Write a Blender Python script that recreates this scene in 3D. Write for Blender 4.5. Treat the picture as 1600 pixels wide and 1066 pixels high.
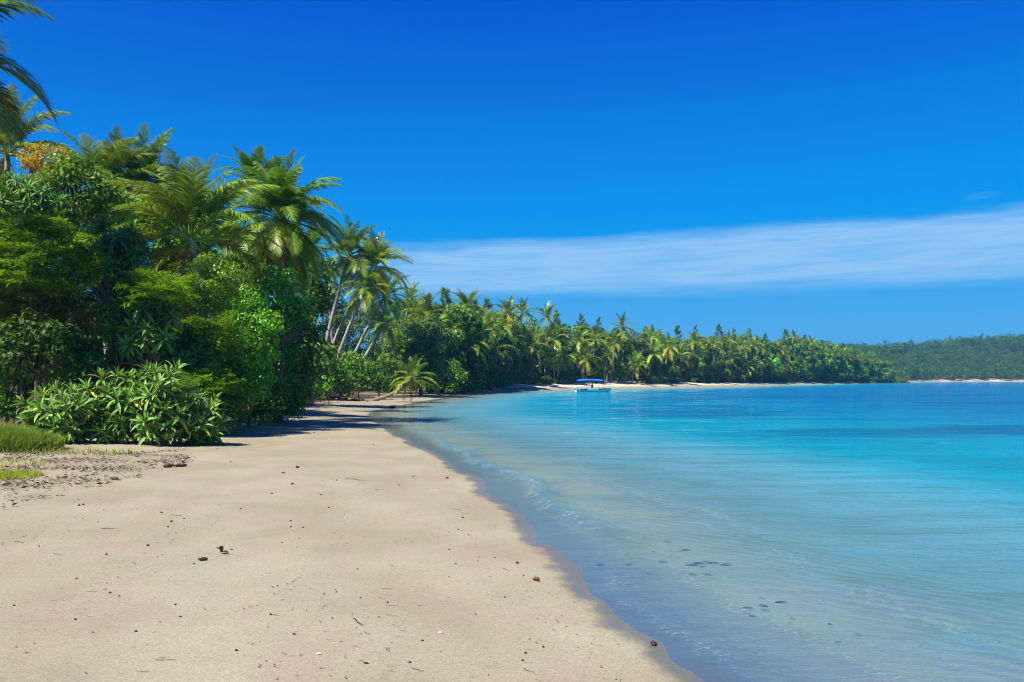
import bpy, math, random
import numpy as np
from mathutils import Vector, Matrix, Euler

R = math.radians
for o in list(bpy.data.objects):
    bpy.data.objects.remove(o, do_unlink=True)
scene = bpy.context.scene
COL = scene.collection

# ------------------------------------------------------------------ camera
EYE = 2.2                 # metres above the water
F = 1500.0                # focal length in photo pixels (1600 wide)
HORIZ = 593.0             # horizon row in the photo
cam = bpy.data.cameras.new('camera')
cam.sensor_width = 36.0
cam.lens = 36.0 * F / 1600.0
cam.shift_y = (HORIZ - 533.0) / 1600.0
cam.clip_start = 0.1
cam.clip_end = 8000.0
camo = bpy.data.objects.new('camera', cam)
COL.objects.link(camo)
camo.location = (0, 0, EYE)
camo.rotation_euler = (R(90), 0, 0)
scene.camera = camo

# ------------------------------------------------------------------ sun + sky
SUN_EL = 55.5
SUN_AZ = -132.0            # degrees clockwise from +Y (forward); negative = left
sd_ = Vector((math.sin(R(SUN_AZ)) * math.cos(R(SUN_EL)), math.cos(R(SUN_AZ)) * math.cos(R(SUN_EL)), math.sin(R(SUN_EL))))
sun = bpy.data.lights.new('sun', 'SUN')
sun.energy = 5.0
sun.angle = R(0.53)
sun.color = (1.0, 0.93, 0.82)
suno = bpy.data.objects.new('sun', sun)
COL.objects.link(suno)
suno.rotation_euler = sd_.to_track_quat('Z', 'Y').to_euler()
suno.location = (-40, 10, 60)

scene.view_settings.view_transform = 'Standard'
scene.view_settings.look = 'None'
scene.view_settings.exposure = 0.85
scene.view_settings.gamma = 1.0
scene.view_settings.use_curve_mapping = False
scene.render.engine = 'CYCLES'
cy = scene.cycles
cy.max_bounces = 8
cy.diffuse_bounces = 3
cy.glossy_bounces = 3
cy.transmission_bounces = 4
cy.transparent_max_bounces = 12
cy.volume_bounces = 0
cy.use_denoising = True
cy.filter_width = 1.0
cy.caustics_reflective = False
cy.caustics_refractive = False
cy.sample_clamp_indirect = 6.0

world = bpy.data.worlds.new('World')
scene.world = world
world.use_nodes = True


class NT:
    """small helper around a node tree"""
    def __init__(self, tree):
        self.t = tree
        tree.nodes.clear()

    def n(self, kind, **kw):
        nd = self.t.nodes.new(kind)
        for k, v in kw.items():
            setattr(nd, k, v)
        return nd

    def l(self, a, b):
        self.t.links.new(a, b)

    def val(self, sock, v):
        if hasattr(v, 'is_output') or isinstance(v, bpy.types.NodeSocket):
            self.t.links.new(v, sock)
        else:
            sock.default_value = v

    def m(self, op, a, b=0.0, c=0.0, clamp=False):
        nd = self.n('ShaderNodeMath', operation=op, use_clamp=clamp)
        for i, v in enumerate((a, b, c)):
            self.val(nd.inputs[i], v)
        return nd.outputs[0]

    def ss(self, x, a, b):
        nd = self.n('ShaderNodeMapRange', interpolation_type='SMOOTHSTEP')
        self.val(nd.inputs[0], x)
        nd.inputs[1].default_value = a
        nd.inputs[2].default_value = b
        nd.inputs[3].default_value = 0.0
        nd.inputs[4].default_value = 1.0
        return nd.outputs[0]

    def mix(self, f, a, b, blend='MIX'):
        nd = self.n('ShaderNodeMix', data_type='RGBA', blend_type=blend)
        self.val(nd.inputs[0], f)
        for i, v in ((6, a), (7, b)):
            if isinstance(v, tuple) and len(v) == 3:
                v = v + (1.0,)
            self.val(nd.inputs[i], v)
        return nd.outputs[2]

    def noise(self, vec, scale, detail=3.0, rough=0.5, dist=0.0):
        nd = self.n('ShaderNodeTexNoise')
        if vec is not None:
            self.l(vec, nd.inputs['Vector'])
        nd.inputs['Scale'].default_value = scale
        nd.inputs['Detail'].default_value = detail
        nd.inputs['Roughness'].default_value = rough
        nd.inputs['Distortion'].default_value = dist
        return nd.outputs[0]

    def mapping(self, vec, scale=(1, 1, 1), rot=(0, 0, 0), loc=(0, 0, 0)):
        nd = self.n('ShaderNodeMapping')
        self.l(vec, nd.inputs[0])
        nd.inputs['Location'].default_value = loc
        nd.inputs['Rotation'].default_value = rot
        nd.inputs['Scale'].default_value = scale
        return nd.outputs[0]


SKY_CURVES = [[(0, 0), (0.23, 0.04), (0.57, 0.062), (1, 0.085)],
              [(0, 0), (0.12, 0.068), (0.18, 0.138), (0.245, 0.185), (0.36, 0.235), (0.63, 0.275), (1, 0.30)],
              [(0, 0), (0.43, 0.43), (0.58, 0.515), (0.69, 0.565), (0.85, 0.59), (1, 0.60)]]


def build_world():
    g = NT(world.node_tree)
    sky = g.n('ShaderNodeTexSky')
    sky.sky_type = 'NISHITA'
    sky.sun_disc = False
    sky.sun_elevation = R(SUN_EL)
    sky.sun_rotation = R(SUN_AZ)
    sky.altitude = 0.0
    sky.air_density = 1.0
    sky.dust_density = 0.25
    sky.ozone_density = 4.0
    gam = g.n('ShaderNodeGamma')
    g.l(sky.outputs[0], gam.inputs[0])
    gam.inputs[1].default_value = 1.25
    hs = g.n('ShaderNodeHueSaturation')
    hs.inputs['Hue'].default_value = 0.506
    hs.inputs['Saturation'].default_value = 1.7
    hs.inputs['Value'].default_value = 0.80
    g.l(gam.outputs[0], hs.inputs['Color'])
    # one grading curve per channel for the whole sky (deep polarised blue)
    sc_ = g.n('ShaderNodeSeparateColor')
    g.l(hs.outputs[0], sc_.inputs[0])
    cc_ = g.n('ShaderNodeCombineColor')
    for i, pts in enumerate(SKY_CURVES):
        fc = g.n('ShaderNodeFloatCurve')
        cu = fc.mapping.curves[0]
        while len(cu.points) < len(pts):
            cu.points.new(0.5, 0.5)
        for q, (a, b) in zip(cu.points, pts):
            q.location = (a, b)
            q.handle_type = 'VECTOR'
        fc.mapping.update()
        g.l(g.m('MULTIPLY', sc_.outputs[i], 0.1), fc.inputs['Value'])
        g.l(g.m('MULTIPLY', fc.outputs[0], 10.0), cc_.inputs[i])
    skycol = cc_.outputs[0]
    tc = g.n('ShaderNodeTexCoord')
    sep = g.n('ShaderNodeSeparateXYZ')
    g.l(tc.outputs['Generated'], sep.inputs[0])
    x, y, z = sep.outputs
    el = g.m('MULTIPLY', g.m('ARCSINE', z), 57.2958)
    az = g.m('MULTIPLY', g.m('ARCTAN2', x, y), 57.2958)
    cv = g.n('ShaderNodeCombineXYZ')
    g.l(g.m('MULTIPLY', az, 0.06), cv.inputs[0])
    g.l(g.m('MULTIPLY', el, 0.55), cv.inputs[1])
    n1 = g.noise(cv.outputs[0], 1.6, 5.0, 0.55)
    cv2 = g.n('ShaderNodeCombineXYZ')
    g.l(g.m('MULTIPLY', az, 0.12), cv2.inputs[0])
    g.l(g.m('MULTIPLY_ADD', az, -0.05, g.m('MULTIPLY', el, 1.6)), cv2.inputs[1])
    n2 = g.noise(cv2.outputs[0], 1.4, 6.0, 0.6, 0.4)
    wob = g.m('MULTIPLY', g.m('SUBTRACT', n1, 0.5), 1.5)
    cen = g.m('MULTIPLY_ADD', az, 0.014, 6.75)
    off = g.m('ADD', g.m('SUBTRACT', el, cen), wob)
    up = g.m('SUBTRACT', 1.0, g.ss(g.m('MULTIPLY_ADD', az, -0.012, off), 0.85, 1.85))
    dn = g.ss(off, -2.3, -0.9)
    left = g.ss(g.m('ADD', az, g.m('MULTIPLY', n2, 5.0)), -9.0, -2.0)
    right = g.m('SUBTRACT', 1.0, g.ss(az, 45.0, 75.0))
    wis = g.m('MULTIPLY_ADD', g.ss(n2, 0.2, 0.75), 0.42, 0.52)
    mask = g.m('MULTIPLY', g.m('MULTIPLY', up, dn), g.m('MULTIPLY', g.m('MULTIPLY', left, right), wis))
    # small separate wisp
    du = g.m('DIVIDE', g.m('SUBTRACT', az, 26.2), 1.2)
    dv = g.m('DIVIDE', g.m('ADD', g.m('SUBTRACT', el, 9.65), g.m('MULTIPLY', g.m('SUBTRACT', n1, 0.5), 1.2)), 0.34)
    rr = g.m('ADD', g.m('MULTIPLY', du, du), g.m('MULTIPLY', dv, dv))
    w2 = g.m('MULTIPLY', g.m('SUBTRACT', 1.0, g.ss(rr, 0.0, 1.0)), g.m('MULTIPLY', g.ss(n2, 0.4, 0.75), 0.25))
    mask = g.m('MINIMUM', g.m('MULTIPLY', g.m('ADD', mask, w2), 1.1), 0.9)
    col = g.mix(mask, skycol, (2.25, 4.15, 6.5))
    bg = g.n('ShaderNodeBackground')
    g.l(col, bg.inputs[0])
    bg.inputs[1].default_value = 0.081
    out = g.n('ShaderNodeOutputWorld')
    g.l(bg.outputs[0], out.inputs[0])


build_world()


# ------------------------------------------------------------------ materials
def new_mat(name):
    m = bpy.data.materials.new(name)
    m.use_nodes = True
    return m, NT(m.node_tree)


def leaf_mat(name, dark, light, trans=0.35, rough=0.42, spec=0.35, tcol=None):
    m, g = new_mat(name)
    at = g.n('ShaderNodeAttribute', attribute_name='tint')
    oi = g.n('ShaderNodeObjectInfo')
    col = g.mix(at.outputs['Fac'], dark, light)
    col = g.mix(1.0, col, oi.outputs['Color'], 'MULTIPLY')
    hs = g.n('ShaderNodeHueSaturation')
    g.l(g.m('MULTIPLY_ADD', oi.outputs['Random'], 0.04, 0.48), hs.inputs['Hue'])
    g.l(g.m('MULTIPLY_ADD', oi.outputs['Random'], 0.35, 0.83), hs.inputs['Value'])
    g.l(col, hs.inputs['Color'])
    p = g.n('ShaderNodeBsdfPrincipled')
    g.l(hs.outputs[0], p.inputs['Base Color'])
    p.inputs['Roughness'].default_value = rough
    p.inputs['Specular IOR Level'].default_value = spec
    t = g.n('ShaderNodeBsdfTranslucent')
    tc = g.mix(1.0, hs.outputs[0], tcol or (1.5, 1.35, 0.45), 'MULTIPLY')
    g.l(tc, t.inputs[0])
    mx = g.n('ShaderNodeMixShader')
    mx.inputs[0].default_value = trans
    g.l(p.outputs[0], mx.inputs[1])
    g.l(t.outputs[0], mx.inputs[2])
    out = g.n('ShaderNodeOutputMaterial')
    g.l(mx.outputs[0], out.inputs[0])
    return m


def plain_mat(name, a, b, scale=4.0, rough=0.8, bump=0.3, bscale=None, stretch=(1, 1, 1), spec=0.3, bdist=0.02):
    m, g = new_mat(name)
    tc = g.n('ShaderNodeTexCoord')
    v = g.mapping(tc.outputs['Object'], stretch)
    oi = g.n('ShaderNodeObjectInfo')
    nz = g.noise(v, scale, 5.0, 0.6)
    col = g.mix(g.ss(nz, 0.3, 0.7), a, b)
    col = g.mix(1.0, col, oi.outputs['Color'], 'MULTIPLY')
    p = g.n('ShaderNodeBsdfPrincipled')
    g.l(col, p.inputs['Base Color'])
    p.inputs['Roughness'].default_value = rough
    p.inputs['Specular IOR Level'].default_value = spec
    if bump:
        bm = g.n('ShaderNodeBump')
        bm.inputs['Strength'].default_value = bump
        bm.inputs['Distance'].default_value = bdist
        g.l(g.noise(v, bscale or scale * 4, 4.0, 0.6), bm.inputs['Height'])
        g.l(bm.outputs[0], p.inputs['Normal'])
    out = g.n('ShaderNodeOutputMaterial')
    g.l(p.outputs[0], out.inputs[0])
    return m


M = {}
M['frond'] = leaf_mat('palm_leaf', (0.049, 0.140, 0.022), (0.296, 0.421, 0.040), 0.26, 0.36, 0.5)
M['dead'] = leaf_mat('dead_palm_leaf', (0.16, 0.070, 0.030), (0.34, 0.17, 0.075), 0.2, 0.7, 0.1, (1.2, 1.0, 0.7))
M['round'] = leaf_mat('round_leaf', (0.052, 0.15, 0.01), (0.2, 0.395, 0.024), 0.30, 0.45, 0.3)
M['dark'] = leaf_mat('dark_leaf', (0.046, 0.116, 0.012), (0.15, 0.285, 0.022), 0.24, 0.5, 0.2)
M['strap'] = leaf_mat('strap_leaf', (0.048, 0.145, 0.026), (0.2, 0.375, 0.058), 0.21, 0.5, 0.3)
M['feather'] = leaf_mat('feather_leaf', (0.098, 0.212, 0.009), (0.368, 0.494, 0.020), 0.38, 0.5, 0.2)
M['bright'] = leaf_mat('bright_leaf', (0.091, 0.262, 0.016), (0.271, 0.544, 0.032), 0.34, 0.4, 0.35)
M['flower'] = leaf_mat('yellow_leaf', (0.30, 0.24, 0.012), (0.62, 0.42, 0.02), 0.3, 0.5, 0.2)
M['needle'] = leaf_mat('needle_leaf', (0.068, 0.155, 0.040), (0.194, 0.307, 0.069), 0.26, 0.55, 0.15)
M['grass'] = leaf_mat('grass_blade', (0.096, 0.166, 0.017), (0.367, 0.420, 0.063), 0.43, 0.5, 0.2)
M['bark'] = plain_mat('palm_bark', (0.22, 0.185, 0.15), (0.42, 0.37, 0.31), 3.0, 0.85, 0.5, 14, (1, 1, 6))
M['wood'] = plain_mat('branch_bark', (0.085, 0.060, 0.040), (0.21, 0.165, 0.12), 4.0, 0.85, 0.5, 16)
M['drift'] = plain_mat('driftwood', (0.060, 0.036, 0.022), (0.15, 0.10, 0.065), 8.0, 0.85, 0.5, 30, (4, 1, 1))
M['nut'] = plain_mat('dark_nut', (0.018, 0.012, 0.009), (0.06, 0.040, 0.028), 20.0, 0.7, 0.4, 60)
M['husk'] = plain_mat('brown_husk', (0.10, 0.042, 0.022), (0.24, 0.11, 0.055), 18.0, 0.75, 0.6, 60)
M['coconut'] = plain_mat('orange_coconut', (0.50, 0.20, 0.015), (0.62, 0.33, 0.03), 5.0, 0.45, 0.05)
M['shell'] = plain_mat('white_shell', (0.62, 0.58, 0.52), (0.78, 0.75, 0.70), 14.0, 0.5, 0.2)
M['twig'] = plain_mat('dry_twig', (0.035, 0.024, 0.016), (0.11, 0.078, 0.05), 10.0, 0.8, 0.0)
M['weed'] = plain_mat('sunken_leaf', (0.012, 0.011, 0.012), (0.035, 0.024, 0.02), 14.0, 0.5, 0.0)
M['litter'] = plain_mat('dry_litter', (0.065, 0.045, 0.028), (0.20, 0.15, 0.10), 2.5, 0.8, 0.0)
M['white'] = plain_mat('white_gelcoat', (0.74, 0.74, 0.72), (0.82, 0.82, 0.80), 2.0, 0.35, 0.0)
M['navy'] = plain_mat('dark_blue_paint', (0.012, 0.02, 0.05), (0.02, 0.03, 0.07), 3.0, 0.4, 0.0)
M['canvas'] = plain_mat('blue_canvas', (0.012, 0.13, 0.50), (0.02, 0.19, 0.62), 3.0, 0.7, 0.2, 8)
M['metal'] = plain_mat('grey_metal', (0.10, 0.10, 0.11), (0.16, 0.16, 0.17), 5.0, 0.4, 0.0)
M['redpaint'] = plain_mat('red_paint', (0.26, 0.06, 0.04), (0.36, 0.10, 0.06), 4.0, 0.5, 0.0)
M['palegrey'] = plain_mat('pale_grey_paint', (0.42, 0.47, 0.50), (0.58, 0.62, 0.64), 4.0, 0.5, 0.0)


# ------------------------------------------------------------------ mesh helpers
def mesh_np(name, verts, faces, mats, tint=None, matidx=None, smooth=False):
    """verts (N,3); faces list of (k,4) / (k,3) int arrays"""
    me = bpy.data.meshes.new(name)
    verts = np.asarray(verts, dtype=np.float32)
    if not isinstance(faces, list):
        faces = [faces]
    faces = [np.asarray(f, dtype=np.int32) for f in faces if len(f)]
    me.vertices.add(len(verts))
    me.vertices.foreach_set('co', verts.ravel())
    loops = np.concatenate([f.ravel() for f in faces])
    tot = np.concatenate([np.full(len(f), f.shape[1], dtype=np.int32) for f in faces])
    start = np.concatenate([[0], np.cumsum(tot)[:-1]]).astype(np.int32)
    me.loops.add(len(loops))
    me.loops.foreach_set('vertex_index', loops)
    me.polygons.add(len(tot))
    me.polygons.foreach_set('loop_start', start)
    if matidx is not None:
        me.polygons.foreach_set('material_index', np.asarray(matidx, dtype=np.int32))
    if smooth:
        me.polygons.foreach_set('use_smooth', np.ones(len(tot), dtype=bool))
    for m in (mats if isinstance(mats, (list, tuple)) else [mats]):
        me.materials.append(m)
    me.update(calc_edges=True)
    if tint is not None:
        a = me.attributes.new('tint', 'FLOAT', 'POINT')
        a.data.foreach_set('value', np.asarray(tint, dtype=np.float32))
    return me


def add_obj(name, data, parent=None, loc=(0, 0, 0), rot=(0, 0, 0), scale=(1, 1, 1), color=None):
    o = bpy.data.objects.new(name, data)
    COL.objects.link(o)
    if parent is not None:
        o.parent = parent
    o.location = loc
    o.rotation_euler = rot
    o.scale = scale if not isinstance(scale, (int, float)) else (scale,) * 3
    if color is not None:
        o.color = (*color, 1.0)
    return o


THINGS = []      # (object, label template, series) -> ordinals are filled in at the end


def tag(o, label, cat, group=None, series=None):
    o['category'] = cat
    if group:
        o['group'] = group
    if series:
        THINGS.append((o, label, series))
    else:
        o['label'] = label
    return o


def px2w(px, Y):
    return (px - 800.0) / F * Y


def at(px, py, Y):
    return Vector(((px - 800.0) / F * Y, Y, EYE - (py - HORIZ) / F * Y))


def unit(a):
    return a / np.maximum(np.linalg.norm(a, axis=-1, keepdims=True), 1e-9)


def tube(path, radii, sides=7, cap=True):
    """tapered tube along path -> verts, quads"""
    path = np.asarray(path, float)
    n = len(path)
    radii = np.asarray(radii, float)
    tan = unit(np.gradient(path, axis=0))
    ref = np.array([0.0, 0.0, 1.0]) if abs(tan[0][2]) < 0.8 else np.array([1.0, 0, 0])
    V = []
    for i in range(n):
        a = unit(np.cross(tan[i], ref))
        b = np.cross(a, tan[i])
        ang = np.arange(sides) / sides * 2 * np.pi
        V.append(path[i] + radii[i] * (np.cos(ang)[:, None] * a + np.sin(ang)[:, None] * b))
    V = np.concatenate(V)
    q = []
    for i in range(n - 1):
        for j in range(sides):
            k = (j + 1) % sides
            q.append((i * sides + j, i * sides + k, (i + 1) * sides + k, (i + 1) * sides + j))
    return V, np.array(q, dtype=np.int32)


class MB:
    def __init__(self):
        self.v, self.q, self.t, self.n = [], [], [], 0
        self.mi = []

    def add(self, V, Q, tint=0.5, mi=0):
        V = np.asarray(V, float)
        self.v.append(V)
        self.q.append(np.asarray(Q, dtype=np.int32) + self.n)
        t = np.asarray(tint, float)
        self.t.append(np.full(len(V), float(t)) if t.ndim == 0 else t)
        self.mi.append(np.full(len(Q), mi, dtype=np.int32))
        self.n += len(V)

    def mesh(self, name, mats, smooth=False):
        return mesh_np(name, np.concatenate(self.v), [np.concatenate(self.q)], mats,
                       np.concatenate(self.t), np.concatenate(self.mi), smooth)


def leaves(P, D, Nn, L, W, fold=0.15, droop=0.15):
    """diamond leaves -> verts (4N,3), quads (N,4)"""
    S = unit(np.cross(D, Nn))
    Nn = unit(np.cross(S, D))
    L = L[:, None]
    W = W[:, None]
    a = P
    b = P + D * L * 0.45 + S * W * 0.5 + Nn * W * fold
    c = P + D * L - Nn * L * droop
    d = P + D * L * 0.45 - S * W * 0.5 + Nn * W * fold
    V = np.stack([a, b, c, d], axis=1).reshape(-1, 3)
    Q = np.arange(len(P) * 4).reshape(-1, 4)
    return V, Q


def rsphere(rng, n):
    return unit(rng.normal(size=(n, 3)))


# ------------------------------------------------------------------ terrain
SHORE_PX = [(1095, 1066), (1040, 1012), (985, 962), (930, 930), (882, 880), (850, 850), (828, 815), (770, 772), (735, 740),
            (690, 714), (640, 690), (602, 666), (578, 652), (583, 644), (625, 634.5)]
shore = [(20, -220), (9, -40), (4.6, -12), (2.7, 0), (1.9, 4)]
for (px, py) in SHORE_PX:
    Y = EYE * F / (py - HORIZ)
    shore.append((px2w(px, Y), Y))
FARS = [(652, 92), (700, 116), (750, 145), (800, 178), (900, 208), (1000, 229), (1100, 266), (1200, 332), (1290, 420), (1345, 500)]
for (px, Y) in FARS:
    shore.append((px2w(px, Y), Y))
shore += [(196, 560), (215, 610), (256, 665), (330, 760), (385, 822), (470, 850), (620, 845), (800, 860), (1200, 870), (3000, 900)]
SH = np.array(shore, float)
LANDPOLY = np.array(shore + [(3500, 3500), (-3500, 3500), (-3500, -3500), (20, -3500)], float)


def sdist(x, y):
    """signed distance to the shoreline, positive on land"""
    x = np.asarray(x, float).ravel()
    y = np.asarray(y, float).ravel()
    best = np.full(len(x), 1e18)
    for i in range(len(SH) - 1):
        ax, ay = SH[i]
        bx, by = SH[i + 1]
        dx, dy = bx - ax, by - ay
        t = np.clip(((x - ax) * dx + (y - ay) * dy) / (dx * dx + dy * dy), 0, 1)
        best = np.minimum(best, (x - ax - t * dx) ** 2 + (y - ay - t * dy) ** 2)
    d = np.sqrt(best)
    inside = np.zeros(len(x), bool)
    P = LANDPOLY
    n = len(P)
    for i in range(n):
        ax, ay = P[i]
        bx, by = P[(i + 1) % n]
        if ay == by:
            continue
        c = ((ay > y) != (by > y)) & (x < (bx - ax) * (y - ay) / (by - ay) + ax)
        inside ^= c
    return np.where(inside, d, -d)


def wob(x, y, s, seed):
    r = np.random.default_rng(seed)
    o = np.zeros_like(x)
    for k in range(7):
        a = r.uniform(0, 2 * np.pi)
        f = s * r.uniform(0.6, 1.9)
        o += np.sin((x * np.cos(a) + y * np.sin(a)) * f + r.uniform(0, 6.28)) / 7 ** 0.5
    return o


def terrain(x, y):
    x = np.asarray(x, float).ravel()
    y = np.asarray(y, float).ravel()
    s = sdist(x, y)
    near = np.clip((70.0 - y) / 40, 0, 1)
    s = s + 0.10 * wob(x, y, 1.6, 3) * near + 0.05 * wob(x, y, 5.0, 4) * near
    far = np.clip((y - 130) / 60, 0, 1)
    A = 0.85 + 1.15 * far
    k = 0.050 + 0.075 * far
    land = A * (1 - np.exp(-np.maximum(s, 0) * k)) + 0.02 * np.maximum(s - 14, 0).clip(0, 60)
    land += 0.006 * wob(x, y, 0.8, 5) * np.clip(s / 3, 0, 1) + 0.006 * wob(x, y, 3.0, 6) * np.clip(s / 2, 0, 1)
    hm = np.clip((y - 800) / 40, 0, 1) * np.clip((x - 255) / 75, 0, 1)
    t = np.clip((s - 4) / 130, 0, 1)
    hill = (27 + 3.5 * np.sin(x / 95.0 + 0.6) + 2.5 * np.sin(x / 41.0 + 2.2) + 0.022 * np.clip(x - 250, 0, 500)) * (t * t * (3 - 2 * t))
    land += hm * hill
    d = np.maximum(-s, 0)
    dep = np.interp(d, [0, 1.5, 3, 6, 9, 15, 30, 60, 200], [0, 0.022, 0.075, 0.26, 0.52, 1.1, 2.2, 3.2, 4.0])
    return np.where(s > 0, land, -dep), s


def tz(x, y):
    return float(terrain([x], [y])[0][0])


def polar_grid(r0, r1, nr, fine=0.16, coarse=2.5):
    rad = np.geomspace(r0, r1, nr)
    a1 = np.arange(-42, 42.001, fine)
    a2 = np.arange(42, 318.0, coarse)[1:]
    ang = np.radians(np.concatenate([a1, a2]))
    rr, aa = np.meshgrid(rad, ang, indexing='ij')
    return rr * np.sin(aa), rr * np.cos(aa), len(rad), len(ang)


def grid_faces(nr, na):
    i, j = np.meshgrid(np.arange(nr - 1), np.arange(na), indexing='ij')
    k = (j + 1) % na
    return np.stack([i * na + j, i * na + k, (i + 1) * na + k, (i + 1) * na + j], axis=-1).reshape(-1, 4)[:, ::-1]


def sand_material():
    m, g = new_mat('beach_sand')
    geo = g.n('ShaderNodeNewGeometry')
    pos = geo.outputs['Position']
    sep = g.n('ShaderNodeSeparateXYZ')
    g.l(pos, sep.inputs[0])
    z = sep.outputs[2]
    at_ = g.n('ShaderNodeAttribute', attribute_name='inland')
    n_big = g.noise(g.mapping(pos, (0.55, 0.35, 0.1)), 1.0, 3.0, 0.5)
    n_hue = g.noise(g.mapping(pos, (0.9, 0.55, 0.1), loc=(7, 3, 0)), 1.0, 2.0, 0.5)
    n_mid = g.noise(pos, 2.2, 5.0, 0.6)
    n_fine = g.noise(pos, 55.0, 4.0, 0.7)
    n_grain = g.noise(pos, 320.0, 2.0, 0.6)
    c = g.mix(g.ss(n_big, 0.35, 0.65), (0.256, 0.233, 0.153), (0.305, 0.282, 0.193))
    c = g.mix(g.m('MULTIPLY', g.ss(n_hue, 0.50, 0.66), 0.5), c, (0.283, 0.224, 0.161))
    c = g.mix(g.m('MULTIPLY', g.ss(n_mid, 0.55, 0.75), 0.30), c, (0.213, 0.184, 0.135))
    # grains
    n_spk = g.noise(pos, 24.0, 6.0, 0.75)
    c = g.mix(0.8, c, g.mix(g.ss(n_fine, 0.2, 0.8), (0.70, 0.69, 0.68), (1.28, 1.28, 1.28)), 'MULTIPLY')
    c = g.mix(0.7, c, g.mix(g.ss(n_spk, 0.25, 0.75), (0.84, 0.83, 0.82), (1.15, 1.15, 1.15)), 'MULTIPLY')
    c = g.mix(0.45, c, g.mix(n_grain, (0.72, 0.70, 0.68), (1.28, 1.28, 1.28)), 'MULTIPLY')
    # drier, paler sand high on the beach, plus painted-in sunlight on the far strip
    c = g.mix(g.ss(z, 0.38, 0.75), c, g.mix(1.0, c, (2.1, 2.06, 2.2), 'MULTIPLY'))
    # wet zone near and below the water
    zz = g.m('ADD', z, g.m('MULTIPLY', g.m('SUBTRACT', n_mid, 0.5), 0.02))
    wet = g.m('MULTIPLY', g.m('SUBTRACT', 1.0, g.ss(zz, 0.005, 0.016)), g.m('MULTIPLY_ADD', g.ss(z, -0.022, -0.003), 0.65, 0.35))
    c = g.mix(wet, c, g.mix(1.0, c, (0.50, 0.51, 0.50), 'MULTIPLY'))
    # rippled sea bed; paler bands stand in for wave-focused light under deeper water
    wv = g.n('ShaderNodeTexWave', wave_type='BANDS', bands_direction='DIAGONAL')
    g.l(g.mapping(pos, (1.0, 1.3, 0.2)), wv.inputs[0])
    wv.inputs['Scale'].default_value = 1.3
    wv.inputs['Distortion'].default_value = 7.0
    wv.inputs['Detail'].default_value = 3.0
    wv.inputs['Detail Scale'].default_value = 1.4
    under = g.m('SUBTRACT', 1.0, g.ss(z, -0.07, -0.015))
    c = g.mix(g.m('MULTIPLY', under, g.ss(wv.outputs[1], 0.35, 0.9)), c, (0.302, 0.266, 0.209))
    # leaf mould under the trees
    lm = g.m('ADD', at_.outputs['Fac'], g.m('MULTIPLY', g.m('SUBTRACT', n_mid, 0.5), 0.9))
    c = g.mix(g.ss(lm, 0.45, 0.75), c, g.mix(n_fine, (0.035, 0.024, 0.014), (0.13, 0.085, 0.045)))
    p = g.n('ShaderNodeBsdfPrincipled')
    g.l(c, p.inputs['Base Color'])
    g.l(g.m('MULTIPLY_ADD', wet, -0.62, 0.92), p.inputs['Roughness'])
    g.l(g.m('MULTIPLY_ADD', wet, 0.35, 0.12), p.inputs['Specular IOR Level'])
    b1 = g.n('ShaderNodeBump')
    b1.inputs['Distance'].default_value = 0.03
    g.l(g.m('MULTIPLY_ADD', wet, -0.25, 0.32), b1.inputs['Strength'])
    hh = g.m('ADD', g.m('ADD', g.m('MULTIPLY', n_fine, 0.3), g.m('MULTIPLY', n_mid, 0.3)), g.m('MULTIPLY', n_spk, 0.35))
    g.l(hh, b1.inputs['Height'])
    g.l(b1.outputs[0], p.inputs['Normal'])
    out = g.n('ShaderNodeOutputMaterial')
    g.l(p.outputs[0], out.inputs[0])
    return m


def build_ground():
    x, y, nr, na = polar_grid(0.8, 2500, 300)
    xs, ys = x.ravel(), y.ravel()
    z, s = terrain(xs, ys)
    V = np.stack([xs, ys, z], axis=1)
    Q = grid_faces(nr, na)
    c = len(V)
    V = np.vstack([V, [[0, 0, tz(0, 0)]]])
    tri = np.stack([np.full(na, c), (np.arange(na) + 1) % na, np.arange(na)], axis=1)
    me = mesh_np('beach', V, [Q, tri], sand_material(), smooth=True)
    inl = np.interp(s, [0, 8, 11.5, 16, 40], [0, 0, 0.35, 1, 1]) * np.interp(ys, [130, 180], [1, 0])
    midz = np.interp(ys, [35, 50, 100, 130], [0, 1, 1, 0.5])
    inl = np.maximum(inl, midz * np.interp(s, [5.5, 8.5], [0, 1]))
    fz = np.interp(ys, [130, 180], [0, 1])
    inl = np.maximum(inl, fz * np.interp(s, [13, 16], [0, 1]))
    a = me.attributes.new('inland', 'FLOAT', 'POINT')
    a.data.foreach_set('value', np.append(inl, 0).astype(np.float32))
    o = add_obj('beach', me)
    o['kind'] = 'structure'
    o['label'] = 'pale sandy beach curving round the bay'
    return o


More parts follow.
